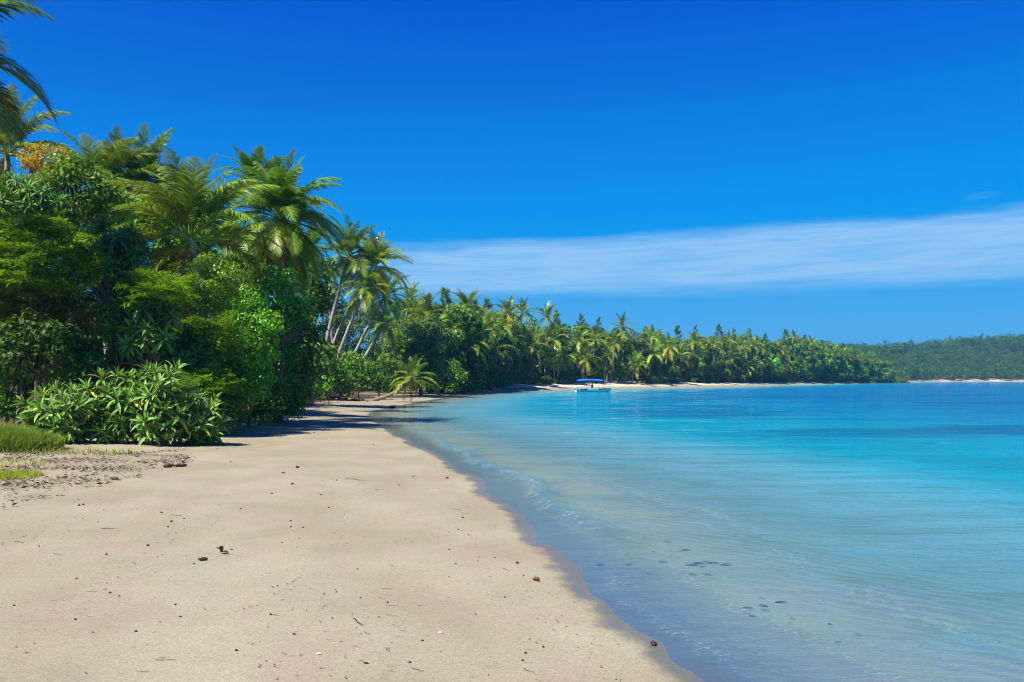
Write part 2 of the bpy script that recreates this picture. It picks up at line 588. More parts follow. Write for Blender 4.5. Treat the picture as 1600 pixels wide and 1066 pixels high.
def water_material():
    m, g = new_mat('lagoon_water')
    geo = g.n('ShaderNodeNewGeometry')
    pos = geo.outputs['Position']
    at_ = g.n('ShaderNodeAttribute', attribute_name='depth')
    dep = at_.outputs['Fac']
    # ripples: crests lie across the view, several sizes
    r1 = g.noise(g.mapping(pos, (1.3, 4.6, 1), (0, 0, R(6))), 1.0, 4.0, 0.6, 0.6)
    r2 = g.noise(g.mapping(pos, (5.5, 14.0, 1), (0, 0, R(-9))), 1.0, 3.0, 0.6, 0.8)
    r3 = g.noise(g.mapping(pos, (0.16, 0.62, 1), (0, 0, R(4))), 1.0, 3.0, 0.55, 0.4)
    patch = g.noise(g.mapping(pos, (0.02, 0.10, 1), (0, 0, R(3))), 1.0, 4.0, 0.55)
    h = g.m('ADD', g.m('MULTIPLY', r1, 0.10), g.m('MULTIPLY', r2, 0.045))
    h = g.m('ADD', h, g.m('MULTIPLY', r3, 0.55))
    bm = g.n('ShaderNodeBump')
    g.l(g.m('MULTIPLY', g.m('MULTIPLY_ADD', patch, 0.8, 0.5), g.m('MULTIPLY_ADD', g.ss(dep, 0.01, 0.12), 0.90, 0.10)), bm.inputs['Strength'])
    bm.inputs['Distance'].default_value = 0.9
    g.l(h, bm.inputs['Height'])
    nrm = bm.outputs[0]
    # scatter colour of the water column by depth
    k = g.m('SUBTRACT', 1.0, g.m('POWER', 2.71828, g.m('MULTIPLY', dep, -4.2)))
    c1 = g.mix(g.ss(dep, 0.05, 0.9), (0.15, 0.36, 0.42), (0.002, 0.290, 0.395))
    c2 = g.mix(g.ss(dep, 0.8, 3.2), c1, (0.001, 0.15, 0.36))
    bed = g.noise(g.mapping(pos, (0.035, 0.09, 1), (0, 0, R(8)), (3, 9, 0)), 1.0, 4.0, 0.6)
    c2 = g.mix(g.m('MULTIPLY', g.ss(bed, 0.47, 0.62), g.m('MULTIPLY', g.ss(dep, 0.5, 1.6), 0.75)), c2, (0.002, 0.085, 0.21))
    stk = g.noise(g.mapping(pos, (0.13, 0.85, 1), (0, 0, R(5)), (1, 4, 0)), 1.0, 5.0, 0.65)
    c2 = g.mix(g.ss(dep, 0.1, 0.6), c2, g.mix(1.0, c2, g.mix(g.ss(stk, 0.3, 0.7), (0.84, 0.86, 0.88), (1.13, 1.11, 1.09)), 'MULTIPLY'))
    dif = g.n('ShaderNodeBsdfDiffuse')
    g.l(c2, dif.inputs[0])
    g.l(nrm, dif.inputs['Normal'])
    tr = g.n('ShaderNodeBsdfTransparent')
    g.l(g.mix(g.ss(dep, 0.0, 0.22), (0.90, 1.0, 1.0), (0.55, 0.92, 1.0)), tr.inputs[0])
    body = g.n('ShaderNodeMixShader')
    g.l(k, body.inputs[0])
    g.l(tr.outputs[0], body.inputs[1])
    g.l(dif.outputs[0], body.inputs[2])
    gl = g.n('ShaderNodeBsdfGlossy')
    gl.inputs['Color'].default_value = (1.0, 1.0, 0.84, 1)
    gl.inputs['Roughness'].default_value = 0.035
    g.l(nrm, gl.inputs['Normal'])
    fr = g.n('ShaderNodeFresnel')
    fr.inputs[0].default_value = 1.33
    g.l(nrm, fr.inputs['Normal'])
    mx = g.n('ShaderNodeMixShader')
    g.l(g.m('MULTIPLY', g.m('MINIMUM', fr.outputs[0], 0.62), g.m('MULTIPLY_ADD', g.ss(dep, 0.15, 0.9), 0.22, g.m('MULTIPLY_ADD', g.ss(dep, 0.0, 0.06), 0.05, 0.50))), mx.inputs[0])
    g.l(body.outputs[0], mx.inputs[1])
    g.l(gl.outputs[0], mx.inputs[2])
    fo = g.n('ShaderNodeAttribute', attribute_name='foam_sparkle')
    fn = g.noise(g.mapping(pos, (13.0, 17.0, 1)), 1.0, 5.0, 0.75, 0.5)
    fn2 = g.noise(pos, 1.1, 3.0, 0.6)
    fmask = g.m('MULTIPLY', g.m('MULTIPLY', fo.outputs['Fac'], g.ss(fn, 0.50, 0.62)), g.ss(fn2, 0.36, 0.58), clamp=True)
    fd = g.n('ShaderNodeBsdfDiffuse')  # pale diffuse flecks: thin froth and painted sparkle on the wavelets
    fd.inputs[0].default_value = (0.44, 0.40, 0.32, 1)
    mx2 = g.n('ShaderNodeMixShader')
    g.l(g.m('MULTIPLY', fmask, 0.55), mx2.inputs[0])
    g.l(mx.outputs[0], mx2.inputs[1])
    g.l(fd.outputs[0], mx2.inputs[2])
    out = g.n('ShaderNodeOutputMaterial')
    g.l(mx2.outputs[0], out.inputs[0])
    return m


def build_water():
    x, y, nr, na = polar_grid(1.6, 2400, 620, fine=0.22, coarse=3.0)
    xs, ys = x.ravel(), y.ravel()
    z, s = terrain(xs, ys)
    d = -s
    near = np.clip((60 - ys) / 40, 0, 1)
    amp = np.clip(d / 3.0, 0, 1)
    zz = 0.010 * wob(xs * 0.5, ys, 3.2, 21) * amp * near + 0.010 * wob(xs * 0.4, ys, 1.3, 22) * amp
    # small breaking swell that runs along the shore, plus weaker swash lines
    ln = d + 0.22 * wob(xs, ys, 0.45, 8)
    e1 = np.interp(ys, [6, 12, 16, 22, 32, 46, 60], [0.1, 0.35, 1, 1, 0.9, 0.35, 0])
    zz += 0.085 * e1 * np.exp(-((ln - 0.85) / np.where(ln < 0.85, 0.16, 0.45)) ** 2)
    zz += 0.022 * np.clip((16 - ys) / 6, 0, 1) * np.exp(-((ln - 1.5) / 0.22) ** 2)
    zz += 0.018 * np.clip((18 - ys) / 6, 0, 1) * np.exp(-((ln - 0.55) / 0.15) ** 2)
    zz += 0.020 * np.clip((24 - ys) / 6, 0, 1) * np.exp(-((ln - 2.9) / 0.30) ** 2)
    foam_sparkle = e1 * np.exp(-((ln - 0.78) / 0.16) ** 2)  # crest lines that carry the froth and the painted sparkle
    foam_sparkle += 0.7 * np.clip((16 - ys) / 6, 0, 1) * np.exp(-((ln - 1.45) / 0.10) ** 2)
    foam_sparkle += 0.55 * np.clip((18 - ys) / 6, 0, 1) * np.exp(-((ln - 0.52) / 0.07) ** 2)
    foam_sparkle += 0.5 * np.clip((24 - ys) / 6, 0, 1) * np.exp(-((ln - 2.85) / 0.14) ** 2)
    V = np.stack([xs, ys, zz], axis=1)
    Q = grid_faces(nr, na)
    keep = (s[Q] < 0.9).any(axis=1)
    Q = Q[keep]
    used = np.unique(Q)
    remap = np.full(len(V), -1)
    remap[used] = np.arange(len(used))
    me = mesh_np('lagoon_water', V[used], [remap[Q]], water_material(), smooth=True)
    a = me.attributes.new('depth', 'FLOAT', 'POINT')
    a.data.foreach_set('value', np.maximum(zz - z, 0)[used].astype(np.float32))
    a = me.attributes.new('foam_sparkle', 'FLOAT', 'POINT')
    a.data.foreach_set('value', np.clip(foam_sparkle, 0, 1)[used].astype(np.float32))
    o = add_obj('lagoon_water', me)
    o['kind'] = 'structure'
    o['label'] = 'clear turquoise water of the calm bay'


build_ground()
build_water()

# ------------------------------------------------------------------ palm fronds
def frond_path(th0, droop, length, n=14, power=1.35):
    s = np.linspace(0, 1, n)
    th = th0 - droop * s ** power
    dx = np.cos(th)
    dz = np.sin(th)
    ds = length / (n - 1)
    x = np.concatenate([[0], np.cumsum((dx[1:] + dx[:-1]) / 2)]) * ds
    z = np.concatenate([[0], np.cumsum((dz[1:] + dz[:-1]) / 2)]) * ds
    return np.stack([x, np.zeros(n), z], axis=1), th


def frond_mesh(name, th0, droop, rng, npair=62, length=4.2, width=0.052, mat='frond', hang=0.5, wilt=0.0):
    mb = MB()
    path, th = frond_path(th0, droop, length)
    path[:, 1] += np.linspace(0, 1, len(path)) ** 2 * rng.uniform(-0.35, 0.35)
    rad = np.linspace(0.045, 0.006, len(path)) * (1 if npair > 30 else 1.6)
    V, Q = tube(path, rad, 5)
    mb.add(V, Q, 0.85)
    sp = np.linspace(0, 1, len(path))
    s = np.linspace(0.16, 0.995, npair)
    P = np.stack([np.interp(s, sp, path[:, k]) for k in range(3)], axis=1)
    T = unit(np.stack([np.interp(s, sp, np.gradient(path[:, k])) for k in range(3)], axis=1))
    side = np.array([0.0, 1.0, 0.0])
    for sg in (-1, 1):
        jit = rng.normal(size=npair)
        L = 0.98 * (np.sin(np.pi * np.clip(s * 0.86 + 0.10, 0, 1)) ** 0.65) * (1 + 0.08 * jit) * (length / 4.2)
        fwd = np.radians(np.interp(s, [0, 1], [62, 24]) + 5 * rng.normal(size=npair))
        S = np.cross(T, np.cross(side, T))
        Nn = unit(np.cross(T, S))
        Nn = np.where(Nn[:, 2:3] < 0, -Nn, Nn)
        lift = 0.30 - wilt
        D = unit(T * np.cos(fwd)[:, None] + sg * S * np.sin(fwd)[:, None] + Nn * lift * np.sin(fwd)[:, None]
                 + rng.normal(size=(npair, 3)) * 0.05)
        g = np.array([0, 0, -1.0])
        mid = P + D * (L * 0.5)[:, None] + g * (hang * 0.12 * L)[:, None]
        D2 = unit(D + g * (hang * (1.0 + 0.35 * rng.normal(size=npair)))[:, None])
        tip = mid + D2 * (L * 0.52)[:, None]
        W = width * np.interp(s, [0.16, 0.4, 1], [0.8, 1.0, 0.55])
        Wd = T * (W * 0.5)[:, None]
        Wd2 = Wd * 1.15
        V = np.stack([P - Wd, P + Wd, mid + Wd2, mid - Wd2, tip + Wd * 0.15, tip - Wd * 0.15], axis=1).reshape(-1, 3)
        b = np.arange(npair) * 6
        Q = np.concatenate([np.stack([b, b + 1, b + 2, b + 3], 1), np.stack([b + 3, b + 2, b + 4, b + 5], 1)])
        tb = np.clip(0.42 + 0.2 * rng.normal(size=npair), 0, 1)
        t = np.stack([tb, tb, tb, tb, np.clip(tb + 0.35, 0, 1), np.clip(tb + 0.35, 0, 1)], 1).ravel()
        mb.add(V, Q, t)
    return mb.mesh(name, M[mat])


PITCH = [82, 62, 42, 20, -5, -32, -58]
DROOP = [38, 62, 78, 80, 68, 48, 28]
rng0 = np.random.default_rng(11)
FR = {0: [], 1: [], 2: []}
for lod, (np_, w_) in enumerate([(72, 0.074), (36, 0.115), (17, 0.23)]):
    for i, (p_, d_) in enumerate(zip(PITCH, DROOP)):
        FR[lod].append([frond_mesh('frond', R(p_), R(d_ + k * 14 - 7), rng0, np_, 4.2, w_, hang=0.35 + 0.35 * k) for k in range(2)])
DEADF = {0: [frond_mesh('dead_frond', R(-62 - 8 * k), R(18), rng0, 50, 3.2, 0.06, 'dead', 1.6, 0.5) for k in range(2)],
         1: [frond_mesh('dead_frond', R(-62 - 8 * k), R(18), rng0, 24, 3.2, 0.10, 'dead', 1.6, 0.5) for k in range(2)],
         2: [frond_mesh('dead_frond', R(-62 - 8 * k), R(18), rng0, 12, 3.2, 0.18, 'dead', 1.6, 0.5) for k in range(2)]}


def ico(sub=2, jitter=0.0, seed=0, squash=(1, 1, 1)):
    import bmesh
    bm = bmesh.new()
    bmesh.ops.create_icosphere(bm, subdivisions=sub, radius=1.0)
    V = np.array([v.co[:] for v in bm.verts])
    T = np.array([[v.index for v in f.verts] for f in bm.faces])
    bm.free()
    r = np.random.default_rng(seed)
    if jitter:
        n = np.zeros(len(V))
        for k in range(6):
            a = r.normal(size=3) * 2.2
            n += np.sin(V @ a + r.uniform(0, 6.28)) / 6 ** 0.5
        V = V * (1 + jitter * n)[:, None]
    return V * np.array(squash), T


cv_, ct_ = ico(2, 0.05, 3, (0.115, 0.115, 0.14))
COCO = mesh_np('coconut', cv_, [ct_], M['coconut'], smooth=True)


def trunk_mesh(name, base, top, bend, r0, r1, mat, sides=9, seg=16, rings=True, seed=0):
    b = np.zeros(3)
    t = np.array(top) - np.array(base)
    c = b * 0.5 + t * 0.5 + np.array(bend)
    s = np.linspace(0, 1, seg)
    path = ((1 - s) ** 2)[:, None] * b + (2 * s * (1 - s))[:, None] * c + (s ** 2)[:, None] * t
    path = np.vstack([path[0] - np.array([0, 0, 0.5]), path])
    rad = r1 + (r0 - r1) * (1 - np.linspace(0, 1, seg)) ** 1.6
    if rings:
        rad = rad * (1 + 0.07 * (np.arange(seg) % 2))
    rad = np.concatenate([[r0 * 1.5], rad])
    V, Q = tube(path, rad, sides)
    return mesh_np(name, V, [Q], M[mat], np.full(len(V), 0.5), smooth=True)


def palm(label, base, top, nf=24, lod=0, seed=0, tint=(1, 1, 1), dead=0, nuts=0, flen=1.0, wind=0.0, windaz=0.3,
         cat='palm tree', group='coconut palms', series=None, tcol=None, bend=(0, 0, 0), r=(0.20, 0.115), maxage=1.0, name='coconut_palm', lone=True):
    rng = np.random.default_rng(seed + 500)
    root = add_obj(name, None, loc=base)
    root.empty_display_size = 0.3
    tag(root, label, cat, group, series)
    tm = trunk_mesh('trunk', base, top, bend, r[0], r[1], 'bark', 9 if lod == 0 else 6, 26 if lod == 0 else 12)
    add_obj('trunk', tm, root, color=tcol)
    tp = Vector(top) - Vector(base)
    ph0 = rng.uniform(0, 6.28)
    for i in range(nf):
        t = (i + 0.5) / nf * maxage
        pit = 86 - 128 * t ** 1.15 + rng.normal() * 7
        j = int(np.argmin([abs(pit - q) for q in PITCH]))
        phi = ph0 + i * 2.39996 + rng.normal() * 0.16
        if wind:
            phi = phi - wind * math.sin(phi - windaz)
        if nuts and pit < 30 and abs(math.sin((phi + 1.35) / 2)) < 0.5:
            continue
        sc = flen * (0.80 + 0.25 * min(1, t * 2.2 + 0.25)) * rng.uniform(0.9, 1.08)
        # older fronds yellow a little
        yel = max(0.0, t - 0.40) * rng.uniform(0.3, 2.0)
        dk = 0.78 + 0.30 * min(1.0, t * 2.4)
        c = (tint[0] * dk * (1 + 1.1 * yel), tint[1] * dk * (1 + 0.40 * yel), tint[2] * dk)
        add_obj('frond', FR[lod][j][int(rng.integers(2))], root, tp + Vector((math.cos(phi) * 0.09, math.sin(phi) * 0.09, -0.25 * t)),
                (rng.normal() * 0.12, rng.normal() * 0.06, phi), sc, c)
    for i in range(dead):
        phi = rng.uniform(0, 6.28) if i > 2 else -1.75 + 0.28 * i
        add_obj('dead_frond', DEADF[lod][i % 2], root, tp + Vector((math.cos(phi) * (0.55 if lod == 0 else 0.2), math.sin(phi) * (0.55 if lod == 0 else 0.2), -0.55)), (0, 0, phi), flen * rng.uniform(0.85, 1.1))
    for i in range(nuts):
        phi = -1.9 + rng.normal() * 0.9
        rr = rng.uniform(0.28, 0.60)
        add_obj('coconut', COCO, root, tp + Vector((math.cos(phi) * rr, math.sin(phi) * rr, -0.45 - rng.uniform(0, 0.75))),
                (rng.normal() * .4, rng.normal() * .4, 0), rng.uniform(0.9, 1.25), (1, rng.uniform(0.75, 1.25), 1))
    return root


# ------------------------------------------------------------------ broadleaf crowns
def limbs(mb, ends, base, r0, rng, sides=5, mi=0, split=0.45):
    """branching wood from base to clump centres"""
    ends = np.asarray(ends, float)
    cen = ends.mean(axis=0)
    fork = np.array(base) * (1 - split) + cen * split
    fork[2] = base[2] + (ends[:, 2].min() - base[2]) * 0.6 + 0.15 * (cen[2] - base[2])
    for e in ends:
        f = fork + rng.normal(size=3) * 0.08 * np.linalg.norm(cen - base)
        m = f * 0.5 + e * 0.5 + rng.normal(size=3) * 0.08 * np.linalg.norm(e - f)
        p = np.array([fork, (fork + m) / 2 + rng.normal(size=3) * 0.03, m, e])
        V, Q = tube(p, np.array([0.55, 0.42, 0.3, 0.10]) * r0, sides)
        mb.add(V, Q, 0.5, mi)
    return fork


def clump_centres(rng, n, rx, ry, rz, inner=0.55):
    u = rsphere(rng, n)
    r = rng.uniform(inner, 0.92, n) ** 0.8
    c = u * r[:, None] * np.array([rx, ry, rz])
    c[:, 2] = np.where(c[:, 2] < -0.75 * rz, -0.5 * rz, c[:, 2])
    return c


def crown_leafy(rng, rx, ry, rz, ncl, cr, nleaf, L, W, upb=0.5, droop=0.15, outb=1.1, flat=0.85, centres=None, jit=0.42):
    """broad leaves on the shells of many clumps"""
    C = clump_centres(rng, ncl, rx, ry, rz) if centres is None else centres
    ncl = len(C)
    idx = rng.integers(0, ncl, nleaf)
    crs = cr * rng.uniform(0.65, 1.25, ncl)
    u = rsphere(rng, nleaf)
    u[:, 2] = np.where((u[:, 2] < -0.1) & (rng.random(nleaf) < 0.6), -u[:, 2], u[:, 2])
    rr = np.where(rng.random(nleaf) < 0.8, rng.uniform(0.82, 1.08, nleaf), rng.uniform(0.4, 0.9, nleaf)) * crs[idx]
    P = C[idx] + u * rr[:, None] * np.array([1, 1, flat])
    Nn = unit(u * outb + np.array([0, 0, upb]) + rng.normal(size=(nleaf, 3)) * jit)
    D = unit(np.cross(Nn, rsphere(rng, nleaf)) + np.array([0, 0, -0.25]))
    ll = L * rng.uniform(0.65, 1.25, nleaf)
    ww = W * rng.uniform(0.7, 1.2, nleaf)
    V, Q = leaves(P, D, Nn, ll, ww, 0.12, droop)
    ct = rng.normal(size=ncl) * 0.16
    tint = np.clip(0.42 + ct[idx] + 0.20 * rng.normal(size=nleaf), 0, 1)
    tint = np.where(rng.random(nleaf) < 0.025, 1.35, tint)
    return V, Q, np.repeat(tint, 4), C


def crown_feather(rng, rx, ry, rz, nspray, nleaf, L=0.10, W=0.022, size=0.9):
    """flat layered sprays of tiny leaflets"""
    C = clump_centres(rng, nspray, rx, ry, rz, 0.5) * rng.uniform(0.8, 1.2, (nspray, 1))
    az = np.arctan2(C[:, 1], C[:, 0]) + rng.normal(size=nspray) * 0.5
    ax = np.stack([np.cos(az), np.sin(az), 0.35 + 0.45 * rng.normal(size=nspray)], 1)
    ax = unit(ax)
    sd = unit(np.cross(ax, np.array([0, 0, 1.0])))
    idx = rng.integers(0, nspray, nleaf)
    a = rng.uniform(-0.4, 1.0, nleaf)
    nb = 9
    # leaflets sit on pinnae that leave the spray axis alternately
    pin = np.round(a * nb) / nb
    b = rng.uniform(-1, 1, nleaf) * (1 - 0.6 * np.abs(pin)) * 0.62
    S = size * rng.uniform(0.7, 1.25, nspray)
    P = C[idx] + ax[idx] * ((pin + 0.5 * np.abs(b)) * S[idx])[:, None] + sd[idx] * (b * S[idx])[:, None]
    P[:, 2] -= 0.22 * (np.abs(b) ** 1.5 + np.clip(pin, 0, 1) ** 2) * S[idx]
    P += rng.normal(size=P.shape) * 0.022
    D = unit(ax[idx] * 0.6 + sd[idx] * np.sign(rng.normal(size=nleaf))[:, None] * 0.8 + rng.normal(size=P.shape) * 0.35)
    Nn = unit(np.array([0, 0, 1.0]) + rng.normal(size=P.shape) * 0.35)
    V, Q = leaves(P, D, Nn, L * rng.uniform(0.6, 1.3, nleaf), np.full(nleaf, W), 0.05, 0.1)
    tint = np.clip(0.5 + (rng.normal(size=nspray) * 0.2)[idx] + 0.16 * rng.normal(size=nleaf), 0, 1)
    return V, Q, np.repeat(tint, 4), C


def crown_needle(rng, rx, rz, nspray, nleaf, L=0.5, W=0.03):
    """wispy casuarina: upswept sprays of long needles in a narrow cone"""
    t = rng.uniform(0, 1, nspray) ** 0.8
    az = rng.uniform(0, 6.28, nspray)
    r = rx * (1.05 - t) ** 0.75 * rng.uniform(0.3, 1.0, nspray)
    C = np.stack([np.cos(az) * r, np.sin(az) * r, (t * 2 - 1) * rz * 0.9 + rng.normal(size=nspray) * 0.3], 1)
    ax = unit(np.stack([np.cos(az), np.sin(az), 0.9 + 0.5 * rng.normal(size=nspray) + t], 1))
    idx = rng.integers(0, nspray, nleaf)
    a = rng.uniform(-0.3, 1.0, nleaf)
    ln = 0.28 * rx + 0.5
    P = C[idx] + ax[idx] * (a * ln * (1.25 - t[idx]))[:, None] + rng.normal(size=(nleaf, 3)) * 0.10 * (1.1 - a)[:, None] * ln * 0.6
    D = unit(ax[idx] + rng.normal(size=(nleaf, 3)) * 0.45)
    Nn = rsphere(rng, nleaf)
    V, Q = leaves(P, D, Nn, L * rng.uniform(0.5, 1.3, nleaf), np.full(nleaf, W), 0.0, 0.2)
    tint = np.clip(0.45 + (rng.normal(size=nspray) * 0.18)[idx] + 0.16 * rng.normal(size=nleaf), 0, 1)
    return V, Q, np.repeat(tint, 4), C


def strap_leaf(L, W, pitch, curl, seg=4, crease=0.25):
    s = np.linspace(0, 1, seg + 1)
    path, th = frond_path(pitch, curl, L, seg + 1, 1.2)
    w = W * np.array([0.28, 0.75, 1.0, 0.8, 0.05]) if seg == 4 else W * np.sin(np.pi * np.clip(s * 0.9 + 0.08, 0, 1))
    nz = np.stack([-np.sin(th), np.zeros_like(th), np.cos(th)], 1)
    side = np.array([0, 1.0, 0])
    Lf = path + side * (w / 2)[:, None] + nz * (w * crease)[:, None]
    Rt = path - side * (w / 2)[:, None] + nz * (w * crease)[:, None]
    V = np.concatenate([Lf, path, Rt])
    n = seg + 1
    i = np.arange(seg)
    Q = np.concatenate([np.stack([i + n, i + n + 1, i + 1, i], 1), np.stack([i + 2 * n, i + 2 * n + 1, i + n + 1, i + n], 1)])
    t = np.clip(np.concatenate([np.full(n, 0.45), np.full(n, 0.75), np.full(n, 0.45)]), 0, 1)
    return V, Q, t


def rosette_arrays(rng, n=20, L=0.42, W=0.095):
    Vs, Qs, Ts, k = [], [], [], 0
    for i in range(n):
        t = (i + 0.5) / n
        pit = R(82 - 95 * t + rng.normal() * 8)
        V, Q, T = strap_leaf(L * (0.6 + 0.5 * min(1, t * 2)) * rng.uniform(0.85, 1.12), W * rng.uniform(0.8, 1.15), pit, R(40 + 35 * t + rng.normal() * 12), 4)
        a = i * 2.4 + rng.normal() * 0.2
        c, s = math.cos(a), math.sin(a)
        V = V @ np.array([[c, s, 0], [-s, c, 0], [0, 0, 1.0]])
        V[:, 2] -= 0.16 * t
        Vs.append(V)
        Qs.append(Q + k)
        Ts.append(np.clip(T + rng.normal() * 0.15, 0, 1))
        k += len(V)
    return np.concatenate(Vs), np.concatenate(Qs), np.concatenate(Ts)


rr_ = np.random.default_rng(5)
ROS = []
for k in range(4):
    V, Q, T = rosette_arrays(rr_, 22, 0.46, 0.078)
    ROS.append(mesh_np('leaf_rosette', V, [Q], M['strap'], T, smooth=True))
LEAFM = []
for k in range(5):      # single strap leaves by age, for the nearest bushes
    V, Q, T = strap_leaf(0.52, 0.085, R([80, 64, 46, 24, -4][k]), R([22, 34, 46, 56, 58][k]), 4)
    LEAFM.append(mesh_np('leaf', V, [Q], M['strap'], T, smooth=True))


def plant_root(name, label, cat, px, Y, group=None, series=None):
    X = px2w(px, Y)
    z = tz(X, Y)
    o = add_obj(name, None, loc=(X, Y, z))
    o.empty_display_size = 0.3
    tag(o, label, cat, group, series)
    return o, X, z


def leafy_tree(name, label, px, py, hw, hh, Y, mat='round', seed=0, L=0.15, W=0.11, dens=1.0, cl=0.55, tint=(1, 1, 1), cat='tree',
               depth=None, group=None, series=None, upb=0.5, droop=0.15, low=False):
    """one tree or shrub whose crown covers hw x hh photo pixels round (px, py)"""
    rng = np.random.default_rng(seed + 900)
    o, X, z0 = plant_root(name, label, cat, px, Y, group, series)
    rx, rz = hw / F * Y, hh / F * Y
    ry = depth or max(rx * 0.85, 1.0)
    cz = EYE - (py - HORIZ) / F * Y - z0
    area = 4 * math.pi * ((rx * ry) ** 1.6 / 3 + (rx * rz) ** 1.6 / 3 + (ry * rz) ** 1.6 / 3) ** (1 / 1.6)
    ncl = int(max(8, area / (cl * cl) * 0.62))
    n = int(dens * area * 1.45 / (L * W * 0.5))
    n = min(n, 26000)
    C = clump_centres(rng, ncl, rx, ry, rz)
    C[:, 2] = np.maximum(C[:, 2], -cz + 0.25)
    V, Q, T, C = crown_leafy(rng, rx, ry, rz, ncl, cl, n, L, W, upb, droop, centres=C)
    V[:, 2] = np.maximum(V[:, 2], -cz + 0.02)
    me = mesh_np('crown', V, [Q], M[mat], T)
    add_obj('crown', me, o, (0, 0, cz), color=tint)
    mb = MB()
    sel = C[rng.permutation(len(C))[:min(14, len(C))]] + np.array([0, 0, cz])
    r0 = 0.03 + 0.010 * (cz + rz)
    fork = limbs(mb, sel, np.array([0, 0, 0.0]), r0, rng)
    V, Q = tube(np.array([[0, 0, -0.3], [0.03, 0, 0.0], fork * 0.5 + rng.normal(size=3) * 0.05, fork]), np.array([1.4, 1.1, 0.8, 0.6]) * r0, 7)
    mb.add(V, Q)
    add_obj('trunk', mb.mesh('trunk', M['wood'], True), o)
    return o


def feather_tree(name, label, px, py, hw, hh, Y, seed=0, dens=1.0, tint=(1, 1, 1), cat='tree', depth=None, size=0.9):
    rng = np.random.default_rng(seed + 1300)
    o, X, z0 = plant_root(name, label, cat, px, Y)
    rx, rz = hw / F * Y, hh / F * Y
    ry = depth or max(0.8 * rx, 1.0)
    cz = EYE - (py - HORIZ) / F * Y - z0
    area = 4 * math.pi * ((rx * ry) ** 1.6 / 3 + (rx * rz) ** 1.6 / 3 + (ry * rz) ** 1.6 / 3) ** (1 / 1.6)
    nsp = int(min(420, max(24, area * 3.2 / (size * size))))
    n = min(60000, int(dens * area * 900))
    V, Q, T, C = crown_feather(rng, rx, ry, rz, nsp, n, 0.15, 0.036, size)
    V[:, 2] = np.maximum(V[:, 2], -cz + 0.05)
    me = mesh_np('crown', V, [Q], M['feather'], T)
    add_obj('crown', me, o, (0, 0, cz), color=tint)
    mb = MB()
    sel = C[rng.permutation(len(C))[:min(22, len(C))]] + np.array([0, 0, cz])
    sel[:, 2] = np.maximum(sel[:, 2], 0.3)
    r0 = 0.025 + 0.006 * (cz + rz)
    fork = limbs(mb, sel[:12], np.array([0, 0, 0.0]), r0 * 0.7, rng)
    V, Q = tube(np.array([[0, 0, -0.3], [0, 0, 0], fork * 0.5, fork]), np.array([1.3, 1.1, 0.9, 0.7]) * r0, 7)
    mb.add(V, Q)
    add_obj('trunk', mb.mesh('trunk', M['wood'], True), o)
    return o


